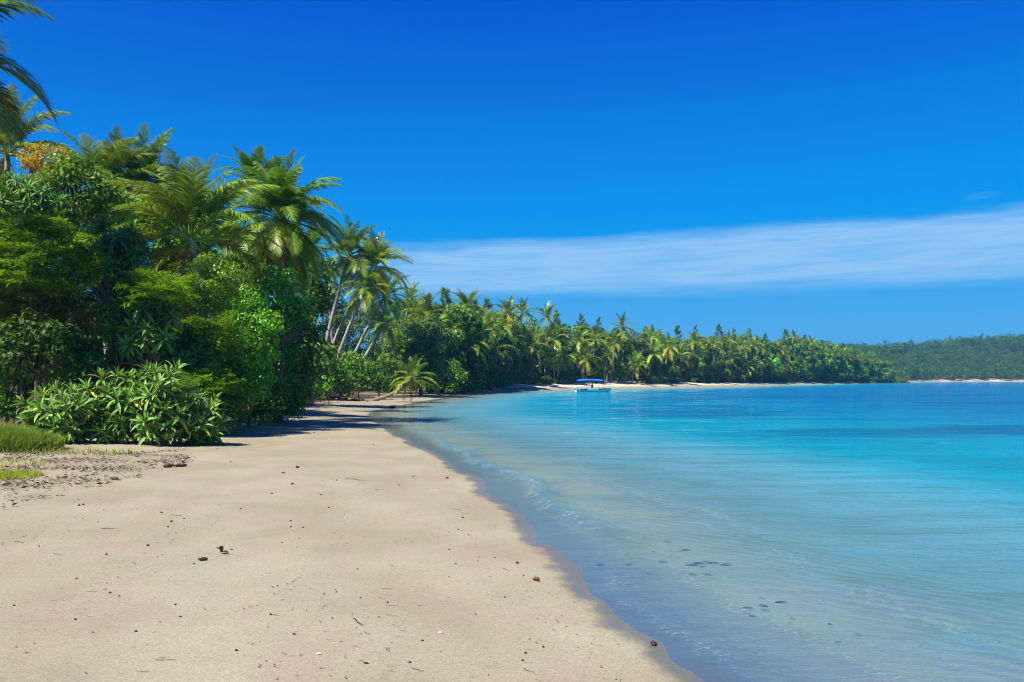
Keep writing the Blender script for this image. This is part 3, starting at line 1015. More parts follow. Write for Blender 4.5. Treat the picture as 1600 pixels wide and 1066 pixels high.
def rosette_tree(name, label, px, py, hw, hh, Y, n=26, seed=0, scale=1.0, single=False, tint=(1, 1, 1), cat='shrub', depth=None, filler=True):
    """shrub of strap-leaf rosettes; single=True gives every leaf its own object"""
    rng = np.random.default_rng(seed + 1700)
    o, X, z0 = plant_root(name, label, cat, px, Y)
    rx, rz = hw / F * Y, hh / F * Y
    ry = depth or max(0.8 * rx, 0.8)
    cz = EYE - (py - HORIZ) / F * Y - z0
    pts = []
    tries = 0
    while len(pts) < n and tries < 4000:
        tries += 1
        u = rng.normal(size=3)
        u /= np.linalg.norm(u)
        if u[1] > 0.35 and rng.random() < 0.8:
            continue
        if u[2] < -0.9:
            continue
        p = u * np.array([rx, ry, rz]) * rng.uniform(0.72, 0.98)
        p[2] = max(p[2], -cz + 0.22)
        if all(np.linalg.norm(p - q[0]) > 0.30 * scale for q in pts):
            pts.append((p, u))
    mb = MB()
    stems = []
    for p, u in pts:
        P = Vector(p) + Vector((0, 0, cz))
        ax = Vector(u) * 0.75 + Vector((0, -0.12, 0.75))
        rot = ax.normalized().to_track_quat('Z', 'Y').to_euler()
        sc = scale * rng.uniform(0.85, 1.15)
        stems.append(np.array(P) - 0.05 * np.array(ax.normalized()))
        c = tuple(np.array(tint) * rng.uniform(0.85, 1.2) * (np.array((1.2, 1.12, 1.3)) if single else 1.0))
        if not single:
            add_obj('leaf_rosette', ROS[int(rng.integers(4))], o, P, rot, sc, c)
        else:
            V, Q = tube(np.array([[0, 0, -0.22], [0, 0, -0.08], [0, 0, 0.05]]), np.array([0.016, 0.02, 0.012]), 6)
            ro = add_obj('leaf_rosette', STEM, o, P, rot, sc)
            nl = 15
            for i in range(nl):
                t = (i + 0.5) / nl
                k = min(4, int(t * 5))
                add_obj('leaf', LEAFM[k], ro, (0, 0, -0.14 * t + 0.03), (rng.normal() * 0.14, rng.normal() * 0.14, i * 2.4 + rng.normal() * 0.2),
                        (0.62 + 0.45 * min(1, 2 * t)) * rng.uniform(0.85, 1.1),
                        tuple(np.array(c) * (np.array((3.2, 1.5, 0.8)) if (t > 0.6 and rng.random() < 0.10) else rng.uniform(0.8, 1.2))))
    if filler:
        C = clump_centres(rng, 70, rx * 0.85, ry * 0.85, rz * 0.85, 0.2)
        if single:
            C[:35, 2] = -rz + rng.uniform(0.15, 0.8, 35) * rz
        C[:, 2] = np.maximum(C[:, 2], -cz + 0.15)
        fb = MB()
        for cc in C:
            V, Q, T = rosette_arrays(rng, 12, 0.38 * scale, 0.085 * scale)
            q = Euler((rng.normal() * 0.6, rng.normal() * 0.6, rng.uniform(0, 6.28))).to_matrix()
            fb.add(V @ np.array(q).T + cc, Q, T)
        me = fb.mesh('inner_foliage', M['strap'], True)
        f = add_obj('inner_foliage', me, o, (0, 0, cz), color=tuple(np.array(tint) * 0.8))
        f['kind'] = 'stuff'
    mbw = MB()
    fork = limbs(mbw, stems, np.zeros(3), 0.03 + 0.012 * (cz + rz), rng)
    V, Q = tube(np.array([[0, 0, -0.3], [0, 0, 0], fork * 0.5, fork]), np.array([1.3, 1.1, 0.9, 0.7]) * (0.03 + 0.012 * (cz + rz)), 7)
    mbw.add(V, Q)
    add_obj('branches', mbw.mesh('branches', M['wood'], True), o)
    return o


V, Q = tube(np.array([[0, 0, -0.22], [0, 0, -0.08], [0, 0, 0.05]]), np.array([0.016, 0.02, 0.012]), 6)
STEM = mesh_np('leaf_rosette', V, [Q], M['wood'], np.full(len(V), 0.5), smooth=True)


# ------------------------------------------------------------------ near vegetation on the left
def gz(px, Y):
    X = px2w(px, Y)
    return (X, Y, tz(X, Y))


def near_palm(label, hpx, hpy, Y, bpx, **kw):
    t = at(hpx, hpy, Y)
    return palm(label, gz(bpx, Y), tuple(t), **kw)


near_palm('coconut palm bearing a bunch of orange coconuts above the left thicket', 298, 372, 40, 330, nf=38, seed=1, nuts=18, dead=2,
          tint=(1.1, 1.05, 0.9), flen=0.98, maxage=0.88, bend=(0.4, 0, 0), r=(0.24, 0.13))
near_palm('large drooping coconut palm with reddish dead fronds, right edge of left grove', 440, 338, 48, 440, nf=62, seed=12, dead=6,
          tint=(0.85, 0.98, 0.9), flen=0.86, wind=0.12, windaz=0.1, maxage=1.12)
near_palm('small dark palm head poking up behind the two biggest palms', 398, 284, 60, 420, nf=20, seed=3, tint=(0.6, 0.8, 0.8), flen=0.62, maxage=0.7, dead=0)
near_palm('windblown palm standing left of the coconut-bearing palm, leftmost of the pair', 160, 292, 50, 170, nf=30, seed=4, tint=(1.15, 1.05, 0.9), flen=0.85, wind=0.3, windaz=0.2, maxage=0.85)
near_palm('windblown palm crown directly left of the coconut-bearing palm', 218, 298, 52, 225, nf=30, seed=5, tint=(1.0, 1.0, 0.95), flen=0.9, wind=0.3, windaz=0.2, maxage=0.85)
near_palm('olive green palm above the yellow bush at the left picture edge', 12, 235, 44, 5, nf=26, seed=6, tint=(1.25, 1.1, 0.8), flen=0.8, maxage=0.9)
near_palm('tall palm, fronds tinted as if shaded, reaching in at the top left corner', -105, 62, 31, -70, nf=26, seed=17, tint=(0.42, 0.5, 0.6), flen=1.0, maxage=0.98)  # backlit shade of this palm is put into its frond tint
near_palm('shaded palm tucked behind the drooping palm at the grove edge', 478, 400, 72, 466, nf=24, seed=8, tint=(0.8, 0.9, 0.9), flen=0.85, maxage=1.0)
near_palm('low young palm with yellowing fronds at the grove foot beside the sand', 488, 592, 74, 486, nf=16, seed=9, tint=(1.3, 1.15, 0.8), flen=0.48, maxage=0.85, lod=1, dead=1)
near_palm('half hidden palm between the windblown pair and the coconut-bearing palm', 255, 330, 56, 255, nf=22, seed=10, tint=(0.9, 0.95, 0.9), flen=0.8, maxage=0.95)

# the front bushes with long leaves
rosette_tree('beach_shrub', 'long-leaved green shrub beside the grass mound, leftmost of the beach shrubs', 95, 648, 62, 42, 28.0, n=20, seed=1, single=True, scale=1.0)
rosette_tree('beach_shrub', 'long-leaved green shrub in the middle of the beach shrubs', 180, 632, 62, 56, 28.6, n=20, seed=2, single=True, scale=1.0)
rosette_tree('beach_shrub', 'tallest long-leaved shrub with pale leaf rosettes over the sand', 255, 628, 55, 62, 28.2, n=20, seed=3, single=True, scale=1.05)
rosette_tree('beach_shrub', 'rightmost long-leaved beach shrub, low beside the tree shadow', 312, 655, 38, 42, 28.8, n=17, seed=4, single=True, scale=0.95)
# strap leaved trees above
rosette_tree('strap_leaf_tree', 'dark strap-leaved tree behind the middle beach shrub', 225, 505, 70, 58, 33, n=30, seed=11, scale=1.15, cat='tree')
rosette_tree('strap_leaf_tree', 'strap-leaved tree under the hanging fronds of the coconut-bearing palm', 285, 560, 55, 50, 34, n=20, seed=12, scale=1.1, cat='tree', tint=(0.85, 0.95, 0.9))
rosette_tree('strap_leaf_tree', 'strap-leaved tree high in the left thicket beside the feathery tree', 175, 395, 62, 62, 36, n=28, seed=13, scale=1.15, cat='tree')
rosette_tree('strap_leaf_tree', 'strap-leaved crown at the upper left edge under the olive palm', 40, 310, 60, 38, 37, n=22, seed=14, scale=1.1, cat='tree')
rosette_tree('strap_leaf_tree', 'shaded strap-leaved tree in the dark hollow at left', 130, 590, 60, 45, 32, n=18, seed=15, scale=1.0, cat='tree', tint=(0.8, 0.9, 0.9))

feather_tree('feathery_tree', 'large feathery yellow-green tree at the left picture edge', 55, 405, 92, 72, 31.5, seed=1, size=0.55, dens=1.15, tint=(0.85, 0.9, 1.0))
feather_tree('feathery_tree', 'lower feathery yellow-green tree under the large one at the left edge', 30, 475, 85, 40, 32.5, seed=7, size=0.5, dens=1.15, tint=(0.75, 0.85, 1.0))
feather_tree('feathery_tree', 'feathery yellow-green spray tree over the strap-leaved tree', 245, 455, 42, 28, 32.5, seed=2, size=0.6, dens=1.2, tint=(0.62, 0.82, 1.0))
feather_tree('feathery_tree', 'feathery light green tree right of the tallest beach shrub', 325, 535, 50, 42, 35, seed=3, size=0.5, dens=1.15, tint=(0.55, 0.82, 1.0))
feather_tree('feathery_tree', 'small feathery bush low beside the bright leafy tree', 320, 600, 40, 26, 33, seed=4, size=0.45, dens=1.15, tint=(0.55, 0.82, 1.0), cat='bush')

leafy_tree('round_leaf_tree', 'round-leaved tree at top left below the yellow-flowered crown', 110, 300, 75, 48, 39, 'round', 1, 0.17, 0.15)
leafy_tree('round_leaf_tree', 'round-leaved tree filling the far left upper edge', 10, 340, 60, 60, 41, 'round', 2, 0.17, 0.15)
leafy_tree('round_leaf_tree', 'round-leaved tree under the windblown palms', 190, 345, 60, 45, 42, 'round', 3, 0.17, 0.15, tint=(1.1, 1.1, 0.9))
leafy_tree('yellow_flowering_tree', 'yellow-orange flowering tree crown against the sky at left', 70, 250, 40, 26, 40, 'flower', 4, 0.13, 0.07, cl=0.30, dens=0.42)
leafy_tree('yellow_flowering_tree', 'small yellow-orange sprig crown right of the larger flowering crown', 114, 268, 16, 12, 40, 'flower', 5, 0.12, 0.07, cl=0.22, dens=0.4)
leafy_tree('small_leaf_tree', 'small-leaved tree below the bunch of orange coconuts', 320, 455, 58, 52, 37, 'bright', 6, 0.11, 0.07, tint=(1.0, 0.95, 0.8))
leafy_tree('bright_leaf_tree', 'bright yellow-green leafy tree in the middle of the thicket edge', 388, 515, 48, 66, 40, 'bright', 7, 0.17, 0.085, droop=0.3, tint=(1.1, 1.1, 1.0))
leafy_tree('bright_leaf_tree', 'bright leafy tree hanging low over the shaded thicket foot', 374, 590, 42, 40, 38, 'bright', 8, 0.15, 0.075, droop=0.3, tint=(1.0, 1.05, 1.0))
leafy_tree('vine_covered_tree', 'vine-covered tree with heart-shaped leaves under the dead fronds', 436, 475, 48, 50, 43.5, 'round', 9, 0.2, 0.18, tint=(0.95, 1.05, 1.0))
leafy_tree('vine_covered_tree', 'tall dark vine-covered tree at the right end of the left thicket', 462, 540, 38, 80, 54, 'dark', 10, 0.2, 0.17)
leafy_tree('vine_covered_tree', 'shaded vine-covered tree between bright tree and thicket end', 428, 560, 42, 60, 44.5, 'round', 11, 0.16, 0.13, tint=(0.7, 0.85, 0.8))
leafy_tree('beach_bush', 'rounded leafy bush at the sand edge with lit right side', 404, 625, 42, 36, 41, 'round', 12, 0.15, 0.09, cat='bush', droop=0.3, tint=(1.05, 1.05, 0.9))
leafy_tree('beach_bush', 'dark rounded bush at the last corner of the left thicket', 456, 612, 36, 30, 58, 'dark', 13, 0.16, 0.10, cat='bush')
leafy_tree('beach_bush', 'dark low bush in shade behind the rightmost beach shrub', 348, 650, 34, 34, 34, 'dark', 14, 0.15, 0.09, cat='bush')
leafy_tree('dark_leaf_tree', 'dark glossy tree deep in the thicket behind the bright tree', 350, 420, 75, 85, 52, 'dark', 15, 0.2, 0.15)
leafy_tree('dark_leaf_tree', 'dark tree deep in the thicket behind the feathery tree', 100, 440, 110, 110, 44, 'dark', 16, 0.2, 0.15)
leafy_tree('dark_leaf_tree', 'dark tree deep in the thicket behind the strap-leaved tree', 240, 430, 80, 110, 47, 'dark', 17, 0.2, 0.15)
leafy_tree('dark_leaf_tree', 'dark broad tree at the left picture edge behind the hollow', -30, 480, 90, 110, 42, 'dark', 18, 0.2, 0.15)
leafy_tree('dark_leaf_tree', 'dark tree behind the drooping palm at the grove edge', 470, 440, 55, 70, 70, 'dark', 19, 0.24, 0.18)

leafy_tree('beach_bush', 'leafy bush hiding the foot of the drooping palm', 442, 628, 30, 28, 44, 'round', 27, 0.15, 0.10, cat='bush', droop=0.3, tint=(0.85, 0.95, 0.9))
leafy_tree('understorey_bush', 'bush tinted dark for shade in front of the feathery tree trunk at left', 60, 545, 55, 48, 30.2, 'dark', 28, 0.18, 0.12, cat='bush', tint=(0.6, 0.65, 0.7))  # low tint paints in the shade of the hollow
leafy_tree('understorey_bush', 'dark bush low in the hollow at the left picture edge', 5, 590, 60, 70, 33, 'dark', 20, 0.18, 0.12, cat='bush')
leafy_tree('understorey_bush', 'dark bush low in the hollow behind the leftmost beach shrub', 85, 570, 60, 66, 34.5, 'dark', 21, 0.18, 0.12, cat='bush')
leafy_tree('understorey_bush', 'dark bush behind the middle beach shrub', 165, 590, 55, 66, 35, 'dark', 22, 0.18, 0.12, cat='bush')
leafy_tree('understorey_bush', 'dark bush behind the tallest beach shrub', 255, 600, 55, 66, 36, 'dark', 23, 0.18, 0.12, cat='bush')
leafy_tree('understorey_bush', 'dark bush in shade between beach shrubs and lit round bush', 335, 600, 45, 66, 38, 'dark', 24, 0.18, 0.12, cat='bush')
leafy_tree('round_leaf_tree', 'round-leaved tree hanging behind the coconut-bearing palm', 285, 430, 60, 60, 43, 'round', 25, 0.17, 0.14)
leafy_tree('round_leaf_tree', 'round-leaved vine mound between palm nuts and vine-covered tree', 375, 445, 45, 50, 45, 'round', 26, 0.17, 0.14, tint=(0.9, 1.0, 0.9))

# ------------------------------------------------------------------ middle distance: leaning palms and trees
def mid_palm(label, b, t, Y, **kw):
    top = at(t[0], t[1], Y)
    X = px2w(b[0], Y)
    kw.setdefault('lod', 1)
    return palm(label, (X, Y, tz(X, Y)), tuple(top), **kw)


mid_palm('leaning palm with dark crown, leftmost trunk of the leaning cluster', (495, 606), (546, 400), 112, nf=32, seed=31, tint=(0.7, 0.85, 0.85), flen=1.15, bend=(-0.7, 0, 0), r=(0.27, 0.19), dead=1)
mid_palm('leaning palm with bright yellow-green crown, tallest slanting trunk', (492, 606), (584, 415), 113, nf=38, seed=32, tint=(1.5, 1.25, 0.8), flen=1.15, bend=(-0.9, 0, 0.6), r=(0.27, 0.19), dead=3)
mid_palm('leaning palm with pale thin trunk right of the tallest slanting one', (508, 612), (570, 452), 110, nf=26, seed=33, tint=(1.0, 1.0, 0.8), flen=0.8, bend=(-0.4, 0, 0), r=(0.25, 0.18), dead=3, maxage=1.1)
mid_palm('leaning palm with short visible trunk at the right of the cluster', (528, 606), (602, 462), 118, nf=30, seed=34, tint=(0.85, 0.95, 0.8), flen=0.9, bend=(-0.6, 0, 0), r=(0.27, 0.19), dead=2)
mid_palm('small dark palm low at the right foot of the leaning cluster', (540, 608), (603, 506), 110, nf=26, seed=35, tint=(0.6, 0.8, 0.8), flen=0.72, bend=(-0.5, 0, 0), r=(0.25, 0.18), maxage=0.95)
mid_palm('dark palm behind the leaning cluster beside the thicket end', (525, 606), (512, 440), 125, nf=20, seed=36, tint=(0.9, 1.0, 0.8), flen=0.9)
mid_palm('bent palm leaning low over the water edge with yellow hanging fronds', (578, 623), (645, 590), 92, nf=22, seed=37, tint=(0.95, 1.0, 0.8), flen=0.62, tcol=(0.6, 0.56, 0.52), bend=(0.6, 0, -0.7), r=(0.22, 0.18), dead=1, maxage=0.9)
mid_palm('olive palm behind the leaning cluster, just left of the far treeline', (640, 606), (640, 470), 156, nf=22, seed=38, tint=(1.1, 1.05, 0.8), flen=0.9, dead=1)

midlist = [
    (500, 572, 24, 34, 95, 'round', 'round-leaved tree behind the leaning trunks beside the dark thicket end'),
    (545, 581, 36, 29, 102, 'round', 'green leafy tree at the foot of the leaning palms'),
    (592, 584, 36, 28, 106, 'dark', 'dark leafy tree right of the leaning trunks'),
    (530, 600, 26, 20, 90, 'dark', 'low dark bush on the sand below the leaning palms'),
    (500, 604, 14, 12, 82, 'bright', 'bright green low bush at the corner of the sand'),
    (632, 540, 40, 46, 132, 'needle', 'greyish green tree behind the low bent palm'),
    (566, 530, 52, 60, 140, 'dark', 'dark tree behind the leaning palm cluster'),
    (508, 500, 36, 60, 132, 'dark', 'leafy tree high behind the leftmost leaning trunk'),
    (612, 598, 30, 18, 112, 'dark', 'low dark bush behind the bent palm'),
    (655, 585, 26, 24, 122, 'round', 'rounded green bush right of the bent palm'),
    (700, 585, 30, 26, 134, 'round', 'broad green bush at the start of the far beach'),
    (560, 585, 30, 30, 97, 'dark', 'dark bush directly under the leaning trunks'),
    (512, 590, 26, 26, 88, 'dark', 'dark tree at the inner corner beside the thicket end'),
    (668, 560, 34, 44, 140, 'dark', 'dark tree filling the gap right of the bent palm'),
    (645, 500, 40, 40, 150, 'round', 'round green tree high behind the bent palm'),
    (622, 560, 34, 44, 128, 'round', 'round green tree between leaning cluster and bent palm'),
    (690, 555, 40, 40, 152, 'needle', 'grey-green tree under the first bright palm of the far beach'),
]
for i, (px, py, hw, hh, Y, mt, lb) in enumerate(midlist):
    leafy_tree('beach_bush' if 'bush' in lb else 'broadleaf_tree', lb, px, py, hw, hh, Y, mt, 40 + i, 0.34, 0.24, dens=0.8, cl=0.9,
               cat='bush' if 'bush' in lb else 'tree', droop=0.25)

# ------------------------------------------------------------------ far treeline
FP = np.array([(600, 84), (640, 92)] + FARS[1:] + [(1400, 560)], float)


def shoreY(px):
    return float(np.interp(px, FP[:, 0], FP[:, 1]))


SKYL = np.array([(600, 400), (640, 452), (680, 474), (720, 476), (760, 484), (800, 492), (850, 502), (900, 508), (950, 508), (1000, 518), (1050, 522),
                 (1100, 524), (1150, 523), (1200, 530), (1250, 528), (1300, 538), (1350, 550), (1380, 562), (1420, 575)], float)


def skyy(px):
    return float(np.interp(px, SKYL[:, 0], SKYL[:, 1]))


rngf = np.random.default_rng(77)
FARC = {}
for key, mat, n, L, W in (('round', 'round', 3200, 0.55, 0.40), ('dark', 'dark', 3200, 0.55, 0.36), ('needle', 'needle', 4200, 0.60, 0.20), ('bright', 'bright', 3000, 0.5, 0.34)):
    FARC[key] = []
    for k in range(3):
        C = clump_centres(rngf, 34, 3.6, 3.6, 3.0, 0.35)
        V, Q, T, C = crown_leafy(rngf, 3.6, 3.6, 3.0, 34, 1.15, n, L, W, 0.55, 0.2, centres=C)
        FARC[key].append((mesh_np('crown', V, [Q], M[mat], T), C))
FART = []
for k in range(4):
    mb = MB()
    e = clump_centres(rngf, 9, 2.2, 2.2, 1.2, 0.6) + np.array([0, 0, 6.0])
    fk = limbs(mb, e, np.zeros(3), 0.20, rngf)
    V, Q = tube(np.array([[0, 0, -0.5], [0, 0, 0], fk * 0.5 + rngf.normal(size=3) * 0.25, fk]), np.array([0.28, 0.24, 0.2, 0.14]), 6)
    mb.add(V, Q)
    FART.append(mb.mesh('trunk', M['wood'], True))
CASC = []
for k in range(3):
    V, Q, T, C = crown_needle(rngf, 2.3, 5.0, 64, 3000, 0.7, 0.07)
    CASC.append(mesh_np('crown', V, [Q], M['needle'], T))


def zone(px):
    if px < 760:
        return 'left of the pale dinghy'
    if px < 890:
        return 'between dinghy and boat'
    if px < 965:
        return 'behind the moored boat'
    if px < 1150:
        return 'right of the moored boat'
    if px < 1275:
        return 'along the straight white beach'
    return 'on the low point at right'


def far_tree(px, off, kind, hscale, seed, series, lowcrown=False):
    rng = np.random.default_rng(seed)
    Y = shoreY(px) + off + (8 if px > 1080 else 0)
    X = px2w(px, Y)
    z0 = tz(X, Y)
    H = (EYE - (skyy(px) - HORIZ) / F * Y - z0) * hscale
    nm = {'round': 'broadleaf_tree', 'dark': 'dark_broadleaf_tree', 'needle': 'grey_green_tree', 'bright': 'light_green_tree'}[kind]
    lb = {'round': 'round green tree', 'dark': 'dark green tree', 'needle': 'grey-green feathery tree', 'bright': 'light green tree'}[kind]
    o = add_obj(nm, None, loc=(X, Y, z0))
    o.empty_display_size = 0.3
    tag(o, lb + ' of the far treeline ' + zone(px) + ', {ord} one', 'tree', 'trees of the far treeline', (kind, zone(px)))
    rz = 0.36 * H if not lowcrown else 0.46 * H
    rx = max(rz * rng.uniform(0.8, 1.05), 2.2)
    cz = H - rz
    me, C = FARC[kind][int(rng.integers(3))]
    b = rng.uniform(0.8, 1.2)
    add_obj('crown', me, o, (0, 0, cz), (0, 0, rng.uniform(0, 6.28)), (rx / 4.2, rx / 4.2, rz / 3.6), (b * rng.uniform(0.9, 1.25), b, b * 0.95))
    add_obj('trunk', FART[int(rng.integers(4))], o, (0, 0, 0), (rng.normal() * 0.05, rng.normal() * 0.05, rng.uniform(0, 6.28)), (rx / 4, rx / 4, cz / 6.0))
    return o


seed = 1000
for row, (o0, o1, step, h0, h1) in enumerate([(17, 21, 6.0, 0.42, 0.74), (24, 31, 6.5, 0.78, 1.04), (35, 46, 7.5, 0.96, 1.10)]):
    px = 664.0 + 10 * row
    while px < 1392:
        Y = shoreY(px)
        seed += 1
        r = random.Random(seed)
        kind = r.choices(['round', 'dark', 'needle', 'bright'], [0.42, 0.22, 0.26, 0.10] if row == 0 else [0.28, 0.2, 0.46, 0.06])[0]
        far_tree(px + r.uniform(-8, 8), r.uniform(o0, o1), kind, r.uniform(h0, h1), seed, None, lowcrown=(row == 0 and r.random() < 0.62))
        step_px = step * F / Y
        # the shore recedes: shorten the step where it runs away from the viewer
        slope = (shoreY(px + 10) - shoreY(px)) / 10.0
        step_px = step / math.hypot(Y / F, slope * 0.75)
        px += step_px * r.uniform(0.8, 1.2)

px = 672.0
while px < 1385:            # low shrubs along the foot of the far trees
    seed += 1
    r = random.Random(seed)
    Y = shoreY(px) + 15.5 + r.uniform(-0.5, 2.0) + (8 if px > 1080 else 0)
    X = px2w(px, Y)
    z0 = tz(X, Y)
    if r.random() < 0.62:
        o = add_obj('beach_bush', None, loc=(X, Y, z0))
        tag(o, 'low bush under the far treeline ' + zone(px) + ', {ord} one', 'bush', 'bushes along the far beach', ('fb', zone(px)))
        h = r.uniform(0.8, 2.3)
        k = r.choice(['round', 'dark', 'dark', 'needle'])
        b = r.uniform(0.55, 1.0)
        add_obj('crown', FARC[k][r.randrange(3)][0], o, (0, 0, h * 0.75), (0, 0, r.uniform(0, 6.28)), (r.uniform(0.45, 0.65), 0.5, h / 3.4), (b, b, b))
        add_obj('trunk', FART[r.randrange(4)], o, (0, 0, 0), (0, 0, r.uniform(0, 6)), (0.4, 0.4, h / 9.0))
    slope = (shoreY(px + 10) - shoreY(px)) / 10.0
    px += 4.6 / math.hypot(Y / F, slope * 0.75) * r.uniform(0.8, 1.25)

far_palms = [(691, 516, 1.25, 9), (757, 511, 1.2, 9), (794, 532, 1.0, 8), (829, 538, 1.0, 8), (784, 508, 1.0, 14), (880, 556, 1.05, 8),
             (948, 552, 1.0, 9), (731, 480, 0.85, 18), (793, 488, 0.8, 20), (816, 489, 0.8, 22), (855, 495, 0.8, 20), (971, 510, 0.8, 20), (930, 531, 0.95, 12),
             (1020, 527, 1.15, 14), (1020, 553, 1.2, 8), (993, 570, 1.0, 7), (1138, 532, 1.1, 16), (1160, 545, 1.15, 10), (1167, 574, 1.2, 6), (1230, 568, 1.0, 7),
             (1194, 560, 0.95, 9), (1241, 527, 0.85, 18), (1268, 537, 1.1, 14), (1113, 540, 1.05, 12), (1061, 556, 0.95, 9), (1178, 541, 1.0, 13),
             (665, 492, 0.95, 12), (712, 505, 1.0, 12), (735, 535, 1.0, 8), (668, 548, 0.9, 7), (905, 530, 0.9, 14), (865, 530, 0.9, 13), (1085, 535, 0.9, 14),
             (1300, 548, 1.0, 10), (1322, 560, 0.95, 8), (1340, 566, 0.9, 8), (1215, 545, 1.0, 14), (1045, 540, 1.0, 13), (720, 545, 0.9, 8), (772, 548, 0.9, 8),
             (960, 535, 1.0, 11), (915, 560, 0.9, 8), (1140, 562, 0.95, 8), (1280, 566, 0.95, 7)]
for i, (px, py, br, off) in enumerate(far_palms):
    r = random.Random(300 + i)
    Y = shoreY(px) + off * 0.8 + 9 + (22 if px < 725 else 0) + (8 if px > 1080 else 0)
    top = at(px, py, Y)
    bpx = px + r.uniform(-16, 6) * 200 / Y
    X = px2w(bpx, Y)
    palm('coconut palm of the far treeline ' + zone(px) + ', {ord} palm there', (X, Y, tz(X, Y)), tuple(top), nf=20 if Y < 200 else 17, lod=1 if Y < 175 else 2,
         seed=300 + i, tint=(br * 1.12, br * 1.05, 0.8), flen=0.98, dead=r.choice([0, 1, 2, 3]) if py > 500 else 0, maxage=r.uniform(0.92, 1.1), r=(0.24, 0.17), group='coconut palms of the far treeline',
         series=('palm', zone(px)), bend=(r.uniform(-0.6, 0.3), 0, 0))

cas = [(692, 452, 24), (761, 464, 26), (908, 490, 30), (870, 485, 30), (1059, 507, 32), (1086, 508, 30), (1124, 507, 34), (1228, 513, 30), (1169, 513, 32), (1196, 522, 30),
       (1257, 522, 30), (987, 514, 32), (668, 462, 30), (1030, 514, 30), (935, 496, 32), (1318, 538, 26), (1285, 530, 28), (1145, 512, 30), (740, 470, 32), (1010, 508, 34)]
for i, (px, py, off) in enumerate(cas):
    r = random.Random(700 + i)
    Y = shoreY(px) + off + 10
    X = px2w(px, Y)
    z0 = tz(X, Y)
    H = EYE - (py - HORIZ) / F * Y - z0
    o = add_obj('casuarina_tree', None, loc=(X, Y, z0))
    tag(o, 'wispy casuarina above the far treeline ' + zone(px) + ', {ord} there', 'tree', 'casuarinas of the far treeline', ('cas', zone(px)))
    add_obj('crown', CASC[i % 3], o, (0, 0, H - 5.2), (r.uniform(-.05, .05), r.uniform(-.1, .1), r.uniform(0, 6)), (r.uniform(0.8, 1.3), r.uniform(0.8, 1.3), 1.0))
    add_obj('trunk', trunk_mesh('trunk', (0, 0, 0), (0, 0, H - 1.5), (0, 0, 0), 0.25, 0.05, 'wood', 6, 6, False), o)


# woods that read as one mass
def wood_mass(name, label, pts, mat, nleaf, L, W, cl, seed, tint=(1, 1, 1)):
    rng = np.random.default_rng(seed)
    mb = MB()
    for (X, Y, z, rx, rz, H) in pts:
        C = clump_centres(rng, 16, rx, rx, rz, 0.3)
        V, Q, T, C = crown_leafy(rng, rx, rx, rz, 16, cl, nleaf, L, W, 0.6, 0.2, centres=C)
        mb.add(V + np.array([X, Y, z + H - rz]), Q, np.clip(T + rng.normal() * 0.16, 0, 1))
    o = add_obj(name, mb.mesh(name, M[mat]), color=tint)
    o['kind'] = 'stuff'
    o['label'] = label
    return o


rngw = np.random.default_rng(9)
pts = []
xx = rngw.uniform(120, 720, 9000)
yy = rngw.uniform(560, 1010, 9000)
zz_, ss_ = terrain(xx, yy)
for X, Y, z, s in zip(xx, yy, zz_, ss_):
    if s < 4 or s > 150 or len(pts) > 2100:
        continue
    if Y < 830 and X < 330 and s > 60:
        continue
    H = rngw.uniform(8, 13) + (5 if rngw.random() < 0.05 else 0)
    rz = H * 0.48
    pts.append((X, Y, z, rngw.uniform(3.2, 5.2), rz, H))
wood_mass('wooded_hillside', 'dense dark green wood covering the far shore at right', pts, 'dark', 170, 1.15, 0.8, 1.7, 5, (0.62, 0.85, 0.75))
pts = []
for px in np.arange(640, 1400, 9):
    for off in (54, 70):
        Y = shoreY(px) + off + rngw.uniform(-6, 6)
        X = px2w(px, Y)
        z = tz(X, Y)
        H = (EYE - (skyy(px) - HORIZ) / F * Y - z) * rngw.uniform(0.78, 0.9)
        pts.append((X, Y, z, 4.6, H * 0.5, H))
        pts.append((X + 3, Y - 8, z, 4.0, 2.4, 4.6))
for i in range(90):
    Y = rngw.uniform(62, 125)
    px = rngw.uniform(-150, 500)
    X = px2w(px, Y)
    z = tz(X, Y)
    if Y < 80 and px > 440:
        continue
    pts.append((X, Y, z, 3.2, 3.6, 7.4 + rngw.uniform(-1, 1)))
wood_mass('inland_wood', 'dark wood closing the view behind the front trees', pts, 'dark', 300, 0.85, 0.55, 1.4, 6)


